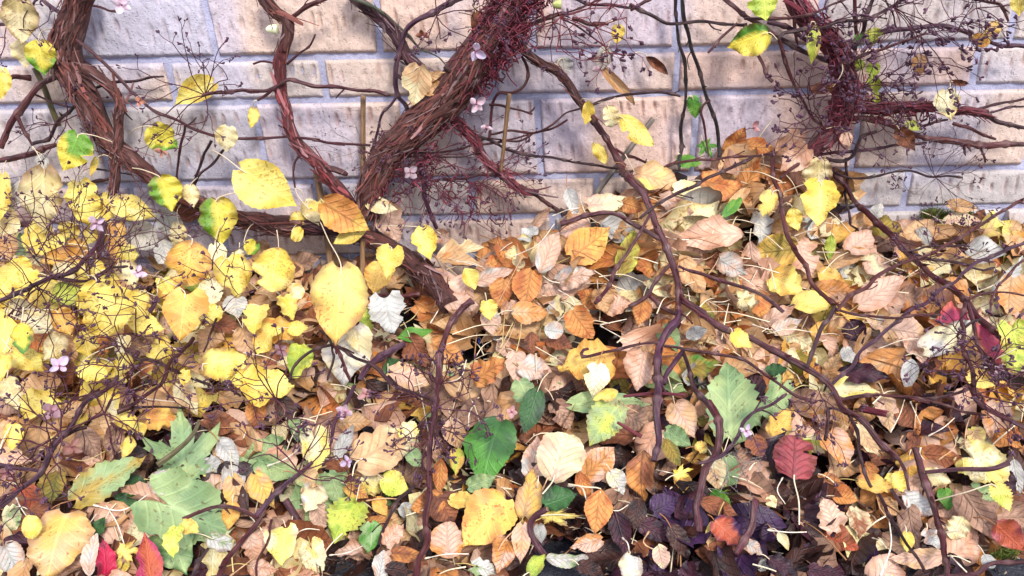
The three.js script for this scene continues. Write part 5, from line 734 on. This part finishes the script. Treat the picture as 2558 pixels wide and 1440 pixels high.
for (const h of heroes) {
  const r = rngOf(Math.round(h.x * 91 + h.y * 37 + h.L)), o = { cup: (r() - 0.35) * 0.8, bend: (r() - 0.45) * 0.7, fold: r() < 0.4 ? 0.3 * r() : 0.05, wave: 0.14 + 0.3 * r(), dry: 0.8, twist: (r() - 0.5) * 0.8, ...h.o }, lift = o.lift ?? 0.03 + 0.02 * r();
  if (!o.bite && r() < 0.4) o.bite = [[0.25 + 0.6 * r(), r() < 0.5 ? -1 : 1, 0.2 + 0.5 * r() * r(), 0.05 + 0.08 * r()]];
  const q = lay(h.x, h.y, h.L, h.W, h.ang, lift, r, o), flat = new Geo(), L = q.L * 1.04, W = q.W * 1.06, [, by] = blade(flat, h.kind, L, W, h.tone, o, r, 20, 8), g = new Geo().add(flat, q.m);
  const mat = leafSets[TONES[h.tone][3]][r() < 0.5 ? 0 : 1], base = V(0, by, 0).applyMatrix4(q.m), out = V(0, -1, 0).transformDirection(q.m), s = new Geo();
  if (o.st) { const E = at(o.st[0], o.st[1], h.owner ? Math.max(0.05, lift - 0.04) : lift), mid = base.clone().lerp(E, 0.5).add(V(0, h.owner ? 0.006 : 0.004, 0.006)); tube(s, curve([V(0, by * 0.8, 0.0006).applyMatrix4(q.m), base.clone(), mid, E], 0.006), () => 0.0009, 6, () => STALK); }
  else if (h.owner && joint(base)) { const E = joint(base), mid = base.clone().lerp(E, 0.45).add(V((r() - 0.5) * 0.012, 0.004 + 0.006 * r(), 0.006)); tube(s, curve([V(0, by * 0.8, 0.0006).applyMatrix4(q.m), base.clone(), mid, E], 0.006), () => 0.0008, 5, () => STALK); }
  else if (h.owner || r() < 0.5) stalk(s, base, out.addScaledVector(V(0, 0, h.owner ? -0.8 : -0.1), 1).normalize(), L * (h.owner ? 0.45 : 0.35 + 0.4 * r()), r, r() < 0.6 ? STALK : lin(r() < 0.5 ? '#a8744a' : '#b9a05c', .8), 0.0007, h.owner ? -0.1 : 0.25);
  placed.push({ ...h, d: toFrame(q.P)[2], P: q.P });
  if (h.owner) {
    const host = PL[h.owner], m = part('leaf', g, mat, host); if (s.n) part('stalk', s, stalkMat, m, host.position);
  } else {
    const f = new THREE.Group(); f.position.copy(q.P); f.name = numbered('fallen_leaf'); scene.add(f);
    const size = q.L > 0.085 ? 'large ' : q.L < 0.042 ? 'small ' : '', curl = o.roll || (o.cup || 0) > 0.55 ? 'curled ' : '', two = o.second && o.second !== h.tone ? ' and ' + TONES[o.second][0] : '';
    const what = size + curl + TONES[h.tone][0] + two + ' ' + SHAPE[h.kind] + ' leaf';
    tag(f, o.label || whereabouts(h.x, h.y, what), 'leaf', 'fallen leaves lying on the heap and the paving');
    part('blade', g, mat, f); if (s.n) part('stalk', s, stalkMat, f);
  }
}
// ---------- the rest of the leaves, too many to count ----------
{
  const r = rngOf(4242), bufs = leafMats.map(() => new Geo()), st = new Geo(), kinds = ['o', 'o', 'o', 'e', 'r', 'h'], NEAR = placed.filter((p) => !p.owner), HANG = placed.filter((p) => p.owner);
  const pickFrom = (s) => s[Math.floor(r() * s.length)];
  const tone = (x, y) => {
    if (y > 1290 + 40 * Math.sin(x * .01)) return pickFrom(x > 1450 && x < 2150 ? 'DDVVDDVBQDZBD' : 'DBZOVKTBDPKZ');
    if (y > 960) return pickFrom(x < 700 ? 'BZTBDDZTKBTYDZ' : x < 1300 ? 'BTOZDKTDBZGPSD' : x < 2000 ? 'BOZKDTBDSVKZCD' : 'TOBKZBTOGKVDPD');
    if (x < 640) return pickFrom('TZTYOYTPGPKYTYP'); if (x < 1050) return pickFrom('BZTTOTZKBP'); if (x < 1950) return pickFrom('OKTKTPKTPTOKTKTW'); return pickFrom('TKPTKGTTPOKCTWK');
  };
  let n = 0;
  for (let k = 0; k < 9000 && n < 3500; k++) {
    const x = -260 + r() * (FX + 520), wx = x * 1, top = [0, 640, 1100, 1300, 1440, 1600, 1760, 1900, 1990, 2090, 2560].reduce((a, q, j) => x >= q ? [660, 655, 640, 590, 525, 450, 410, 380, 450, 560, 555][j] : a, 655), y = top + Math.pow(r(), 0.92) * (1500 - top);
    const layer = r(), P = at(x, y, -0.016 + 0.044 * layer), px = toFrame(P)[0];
    if (P.z < 0.012) P.z = 0.012 + 0.02 * r();
    const open = smooth(FRONT - 0.03, FRONT + 0.1, P.z + 0.03 * Math.sin(P.x * 14) + 0.02 * Math.sin(P.x * 31)), bare = x > 1250 && x < 1520 || x > 780 && x < 1010 || x > 2450 ? 0.55 : 0;
    if (r() < open * 1.05 + (P.z > FRONT - 0.05 ? bare : 0)) continue;
    if (pits.some((q) => Math.hypot(x - q.px, (y - q.py) * 1.2) < q.pr * 0.85 && r() < 0.93)) continue;
    const d = toFrame(P)[2], big = y < 930 && x > 1080 ? 1.22 : 1, L = (0.038 + 0.05 * r()) * big * (y > 1300 ? 0.85 : 1), W = L * (0.55 + 0.25 * r());
    if (NEAR.some((h) => { const a = h.ang * Math.PI / 180, dx = x - h.x, dy = y - h.y, u = (dx * Math.cos(a) + dy * Math.sin(a)) / (h.L * 0.5), v = (-dx * Math.sin(a) + dy * Math.cos(a)) / (h.W * 0.5); return u * u + v * v < 0.85; }) && layer > 0.35) continue;
    n++;
    const mound = y < 900 && x > 1080 && x < 2000 ? 1 : 0, nn = surfaceNormal(P).multiplyScalar(0.9 - 0.25 * mound).add(V((r() - 0.5) * 1.5, 0.25 * r(), (r() - 0.25) * 1.1)).normalize(), a = r() * 6.2832, t = V(Math.cos(a), Math.sin(a) * 0.4, Math.sin(a)); t.addScaledVector(nn, -t.dot(nn)).normalize();
    const m = new THREE.Matrix4().makeBasis(t.clone().cross(nn).normalize(), t, nn).setPosition(P), tn = layer < (y > 960 ? 0.42 : 0.18) ? pickFrom(y > 960 ? 'DDDVBDDBVD' : 'BDBZ') : tone(x, y), g = new Geo(), curl = r();  // low leaves take dark tones: shade of the gaps painted into their colour
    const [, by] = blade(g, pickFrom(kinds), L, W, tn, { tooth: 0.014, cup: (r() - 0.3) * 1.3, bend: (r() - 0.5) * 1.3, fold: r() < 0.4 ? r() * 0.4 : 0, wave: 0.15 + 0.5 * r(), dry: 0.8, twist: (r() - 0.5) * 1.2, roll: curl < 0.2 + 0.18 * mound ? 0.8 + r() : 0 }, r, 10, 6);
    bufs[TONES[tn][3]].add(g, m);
    if (r() < 0.42 + 0.45 * mound) stalk(st, V(0, by, 0).applyMatrix4(m), t.clone().negate().add(V(0, 0.25 * r(), 0.3 * r())).normalize(), L * (0.4 + 0.6 * r()), r, r() < 0.7 ? STALK : lin('#9a6a42', .8), 0.0008);
  }
  const litter = new THREE.Group(); litter.name = 'leaf_litter'; tag(litter, 'thick bed of small dry leaves heaped under the larger fallen leaves', 'leaf litter', null, 'stuff'); scene.add(litter);
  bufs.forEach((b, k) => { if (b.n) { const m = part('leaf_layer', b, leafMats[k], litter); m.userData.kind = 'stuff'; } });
  const m = part('stalk_layer', st, stalkMat, litter); m.userData.kind = 'stuff';
  // crumbs of twig and leaf on the paving and in the hollows
  const c = new Geo();
  for (let k = 0; k < 1700; k++) { const front = k < 900, x = -100 + r() * 2760, y = front ? 1240 + r() * 220 : 680 + r() * 640, P = at(x, y, front ? 0.002 + 0.004 * r() : 0.02 + 0.022 * r()), l = 0.003 + 0.012 * r() * r(), a = r() * 6.28, D = V(Math.cos(a), 0.2 * (r() - 0.5), Math.sin(a)), f = 0.4 + r(), base = r() < 0.6 ? [0.05, 0.03, 0.03] : r() < 0.5 ? [0.2, 0.11, 0.06] : [0.4, 0.3, 0.2]; tube(c, [P, P.clone().addScaledVector(D, l * 0.5).add(V(0, 0.001, 0)), P.clone().addScaledVector(D, l)], (j) => 0.0005 + 0.0008 * (j === 1), 4, () => base.map((q) => q * f)); }
  const cm = part('crumb_layer', c, hairMat, litter); cm.userData.kind = 'stuff';
}
// ---------- loose stalks ----------
[[1225, 795, 1305, 640, 0], [1250, 870, 1290, 790, 0], [1285, 640, 1385, 560, 14], [1290, 880, 1300, 780, 6], [1380, 540, 1480, 520, -8], [1448, 480, 1475, 560, 4], [1545, 572, 1600, 575, -8], [1560, 555, 1610, 560, -6], [1655, 590, 1745, 597, 6], [1660, 560, 1700, 590, 4], [1680, 635, 1765, 648, 4], [1735, 655, 1795, 628, 6], [1770, 685, 1800, 630, 4], [1790, 672, 1885, 715, -8], [1718, 720, 1755, 790, 10], [1500, 815, 1560, 848, 0], [1500, 812, 1565, 798, 0], [1625, 800, 1620, 835, 0], [1395, 725, 1445, 780, -10], [1355, 690, 1400, 708, 4], [1780, 755, 1835, 742, 6], [1880, 812, 1925, 825, 0], [1885, 840, 1920, 820, 0],
  [1095, 640, 1205, 667, 0], [1100, 585, 1055, 530, -8], [1085, 767, 1135, 735, 0], [1075, 808, 1120, 735, 0], [1255, 860, 1262, 770, 0], [1225, 910, 1290, 800, 8], [700, 780, 770, 735, 20], [725, 800, 780, 752, -14], [655, 800, 715, 745, 30], [1105, 960, 1165, 900, 20], [1000, 815, 1050, 770, 6],
  [2040, 550, 2110, 552, 8], [2055, 620, 2085, 680, 4], [2040, 630, 2105, 631, 0], [1985, 590, 2040, 568, 0], [2200, 640, 2245, 660, 0], [2205, 660, 2250, 642, 0], [2210, 675, 2255, 690, 0], [2085, 792, 2200, 805, -6], [2090, 820, 2160, 800, 14], [2090, 838, 2130, 840, -6], [2195, 775, 2190, 825, 6], [2195, 872, 2320, 848, -10], [2440, 730, 2510, 690, 6], [2428, 650, 2445, 730, 0], [2480, 690, 2490, 660, 0], [1920, 828, 2000, 835, 10],
  [2320, 1090, 2385, 1045, 4], [2345, 1150, 2370, 1065, 30], [2400, 1115, 2440, 1075, 0], [2410, 1120, 2430, 1030, -6], [2255, 1090, 2260, 1120, 8], [2300, 1120, 2310, 1150, 6], [2225, 1080, 2260, 1000, 4], [2275, 1005, 2300, 1060, 0], [2290, 1010, 2285, 1070, 0], [2200, 1440, 2222, 1300, 14], [2222, 1300, 2190, 1240, -6], [2180, 1345, 2215, 1370, -6], [1918, 1325, 2015, 1330, 3], [1955, 1195, 1962, 1260, 16], [1965, 985, 2055, 985, -22], [1975, 1080, 2005, 1045, 8], [2375, 1390, 2415, 1430, 0],
  [1420, 1215, 1465, 1250, -18], [1510, 1265, 1570, 1262, 14], [1555, 1345, 1572, 1380, -6], [1620, 1330, 1635, 1375, 20], [1540, 995, 1595, 1032, 4], [1640, 1175, 1690, 1185, 0], [1355, 1225, 1375, 1180, 0], [1343, 1220, 1345, 1190, 0], [1235, 1395, 1290, 1320, -6], [1062, 1396, 1170, 1385, -5], [915, 1252, 1000, 1248, -4], [823, 1388, 905, 1365, 6], [752, 1230, 815, 1165, -20], [668, 1165, 750, 1120, 6], [735, 1335, 800, 1325, -8],
  [233, 1263, 370, 1236, 26], [180, 1240, 250, 1190, -34], [360, 1198, 375, 1199, 0], [40, 1245, 65, 1290, 2], [265, 1265, 310, 1362, -6], [195, 1330, 240, 1285, 4], [575, 1440, 640, 1390, 0], [583, 1350, 582, 1430, 4], [345, 995, 440, 1005, 0], [345, 870, 400, 840, 8], [165, 1145, 262, 1128, 14], [1080, 905, 1110, 940, 4], [1170, 1065, 1185, 1010, -6], [1155, 700, 1080, 635, 0]
].forEach(([x0, y0, x1, y1, sag], k) => {
  const r = rngOf(k * 71 + 9), dx = x1 - x0, dy = y1 - y0, l = Math.hypot(dx, dy) || 1, P = [at(x0, y0, 0.044), at((x0 + x1) / 2 - dy / l * sag, (y0 + y1) / 2 + dx / l * sag, 0.056), at(x1, y1, 0.046)];
  const f = new THREE.Group(), g = new Geo(), q = curve(P, 0.005), w = 0.00052 + 0.0003 * r(), c = lin(r() < 0.6 ? '#e2d4bd' : r() < 0.5 ? '#c39a72' : '#c4ae74', 0.85); f.position.copy(P[1]); f.name = numbered('leaf_stalk'); scene.add(f);
  tube(g, q, (j) => w * (1 + (j < 2 ? 0.7 : 0) + 0.15 * Math.sin(j * 2.1)), 7, (j) => c.map((v) => v * (0.85 + 0.25 * hash2(j, k, 2)))); part('shaft', g, stalkMat, f);
  const e = new Geo(); tube(e, [q[0].clone(), q[0].clone().add(V(0.0004, 0.0007, 0.0006)), q[0].clone().add(V(0.0006, 0.0016, 0.0012))], (j) => w * [1.7, 1.5, 0.7][j], 7, () => c.map((v) => v * 0.8)); part('stalk_end', e, stalkMat, f);
  tag(f, whereabouts((x0 + x1) / 2, (y0 + y1) / 2, (Math.abs(sag) > 12 ? 'curved ' : Math.abs(sag) < 3 ? 'straight ' : 'slightly bent ') + (l > 90 ? 'long ' : l < 45 ? 'short ' : '') + 'bare leaf stalk'), 'leaf stalk', 'loose leaf stalks on the fallen leaves');
});
// ---------- canes, sticks and other small things ----------
function rod(name, label, category, pts, r0, r1, l0, l1, wood, o = {}) {
  const q = parsePts(pts), P = q.map(([x, y], k) => at(x, y, mix(l0, l1, k / (q.length - 1)))), f = new THREE.Group(), g = new Geo(), W = lin(WOOD[wood], 1.05), c = curve(P, 0.006), n = c.length; f.position.copy(P[P.length - 1]); f.name = numbered(name); scene.add(f);
  const s = toFrame(P[0])[2] / FPX;
  tube(g, c, (k, a, len) => mix(r0, r1, k / n) * s * (0.94 + 0.14 * (noise(len * 40, a, 3) - 0.5)) * (o.nodes ? 1 + 0.18 * smooth(0.004, 0, Math.abs((len + 0.03) % o.nodes - 0.02)) : 1), 10, (k, a, len) => { const d = 0.78 + 0.44 * fbm(len * 20, a * 2, 4, 3); return W.map((v) => v * d); });
  part(o.part || 'shaft', g, twigMat, f);
  const e = new Geo(), d = c[1].clone().sub(c[0]).normalize(); tube(e, [c[0].clone().addScaledVector(d, 0.0012), c[0].clone().addScaledVector(d, -0.0006)], () => r0 * s * 0.82, 9, () => lin('#b89a78', 0.8)); part('cut_end', e, twigMat, f);
  tag(f, label, category); return f;
}
rod('garden_cane', 'upright tan bamboo cane between the slim and the shaggy trunk', 'cane', '907,240 906,400 906,560 905,712', 7, 7, .035, .05, 't', { nodes: .12 });
rod('garden_cane', 'short tan bamboo cane leaning beside the pink florets', 'cane', '1272,235 1262,330 1251,428', 6, 5, .08, .07, 't', { nodes: .09 });
rod('garden_cane', 'weathered bamboo cane behind the largest hanging yellow leaf', 'cane', '790,425 805,520 818,600 826,668', 9, 9, .025, .03, 't', { nodes: .1 });
rod('garden_cane', 'thin olive cane slanting behind the twisted left trunk', 'cane', '85,170 107,213 125,262 146,315', 7, 7, .03, .03, 'o', { nodes: .1 });
rod('broken_stick', 'grey broken stick slanting up the wall behind yellow leaves', 'stick', '1632,297 1590,350 1545,410 1488,485', 7, 7, .02, .035, 'g');
rod('broken_stick', 'dark broken stake pointing down beside the cream heart-shaped leaf', 'stick', '712,1250 738,1290 768,1332', 10, 7, .045, .02, 'd');
rod('twig', 'near-black twig lying across the ragged cream leaf', 'twig', '2310,1181 2401,1173 2478,1172 2520,1158', 5, 7, .07, .07, 'd');
rod('twig', 'dark hooked twig beside the glossy dark green leaf', 'twig', '1367,1273 1340,1288 1325,1310 1330,1343 1348,1372 1366,1395', 8, 9, .065, .03, 'd');
rod('twig', 'short reddish twig with a pale bud on the toothed yellow-green leaf', 'twig', '1543,1056 1572,1074 1603,1091', 4, 6, .07, .065, 'r');
rod('twig', 'thin knotted twig above the wide sage leaf', 'twig', '1558,991 1613,985 1660,984 1712,988', 4, 4, .075, .07, 'p');
rod('twig', 'dark olive twig crossing the upright lobed green leaf', 'twig', '497,1052 488,1075 470,1100 430,1135 393,1162', 5, 8, .09, .07, 'o');
rod('twig', 'short cut stub ending in a pale ring below the round red stems', 'twig', '2220,1036 2190,1030 2150,1022', 9, 9, .06, .045, 'p');
{
  const mk = (name, label, category, x, y, lift, pts, color, rough) => { const P = at(x, y, lift), f = new THREE.Group(), g = new Geo(), s = toFrame(P)[2] / FPX, C = lin(color, .9); f.position.copy(P); f.name = numbered(name); scene.add(f); tube(g, curve(pts.map(([dx, dy, dz]) => P.clone().addScaledVector(RGT, dx * s).addScaledVector(UPV, -dy * s).add(V(0, 0, (dz || 0) * s))), 0.0015), (k, a) => { const n = curve.length; return s * (pts[0][3] || 6) * Math.sin(Math.PI * clamp((k + 0.6) / (pts[0][4] || 14))) ** 0.5; }, 14, (k, a) => C.map((v) => v * (0.85 + 0.3 * noise(k * 0.8, a, 3)))); part(name === 'berry' ? 'fruit' : 'piece', g, new THREE.MeshPhysicalMaterial({ vertexColors: true, roughness: rough, clearcoat: .3 }), f); tag(f, label, category); return f; };
  mk('berry', 'round pale green bud at the top of the aerial roots', 'bud', 1391, 11, .12, [[-11, 0, 0, 12, 22], [0, 0, 0], [11, 0, 0]], '#a8b068', .4);
  mk('berry', 'pale greenish bud clinging beside the slim peeling trunk', 'bud', 679, 73, .06, [[-15, 2, 0, 12, 22], [0, 0, 0], [14, 1, 0]], '#d9dcb4', .4);
}
{ // a scrap of blue plastic in the hollow, and moss at the foot of the wall
  const P = at(1197, 852, 0.012), f = new THREE.Group(), g = new Geo(), q = new THREE.Matrix4().makeRotationZ(0.2).setPosition(P); f.position.copy(P); f.name = 'plastic_scrap'; scene.add(f);
  for (let j = 0; j <= 6; j++) for (let i = 0; i <= 2; i++) { const v = V((i - 1) * 0.0018, (j / 6 - 0.5) * 0.011, 0.001 * Math.sin(j + i)).applyMatrix4(q); g.v(v.x, v.y, v.z, 0, 0, [0.02, 0.05, 0.3]); }
  for (let j = 0; j < 6; j++) for (let i = 0; i < 2; i++) { const a = j * 3 + i; g.t(a, a + 1, a + 3); g.t(a + 1, a + 4, a + 3); }
  part('strip', g, new THREE.MeshStandardMaterial({ vertexColors: true, side: THREE.DoubleSide, roughness: 0.35 }), f); tag(f, 'small strip of blue plastic in the dark hollow of the heap', 'litter');
  const r = rngOf(77), s = new Geo();
  for (const [x, y, w, n] of [[2385, 545, 45, 700], [2325, 540, 30, 350], [345, 745, 16, 160], [1815, 1235, 30, 300], [2500, 1390, 40, 220]]) for (let k = 0; k < n; k++) { const P2 = at(x + (r() + r() - 1) * w, y + (r() + r() - 1) * 12, 0.003 + 0.02 * r()), h = 0.003 + 0.006 * r(), c = lin(r() < .5 ? '#4c5a1c' : '#6f7c24', .7 + .5 * r()); tube(s, [P2, P2.clone().add(V((r() - .5) * h, h, (r() - .2) * h)), P2.clone().add(V((r() - .5) * h * 2, h * 1.7, (r() - .2) * h * 2))], (j) => [0.0006, 0.0005, 0.0002][j], 3, () => c); }
  const m = new THREE.Mesh(s.build(), hairMat); m.name = 'moss'; tag(m, 'green moss at the foot of the wall and in gaps', 'moss', null, 'stuff'); scene.add(shade(m));
}
renderer.render(scene, camera);
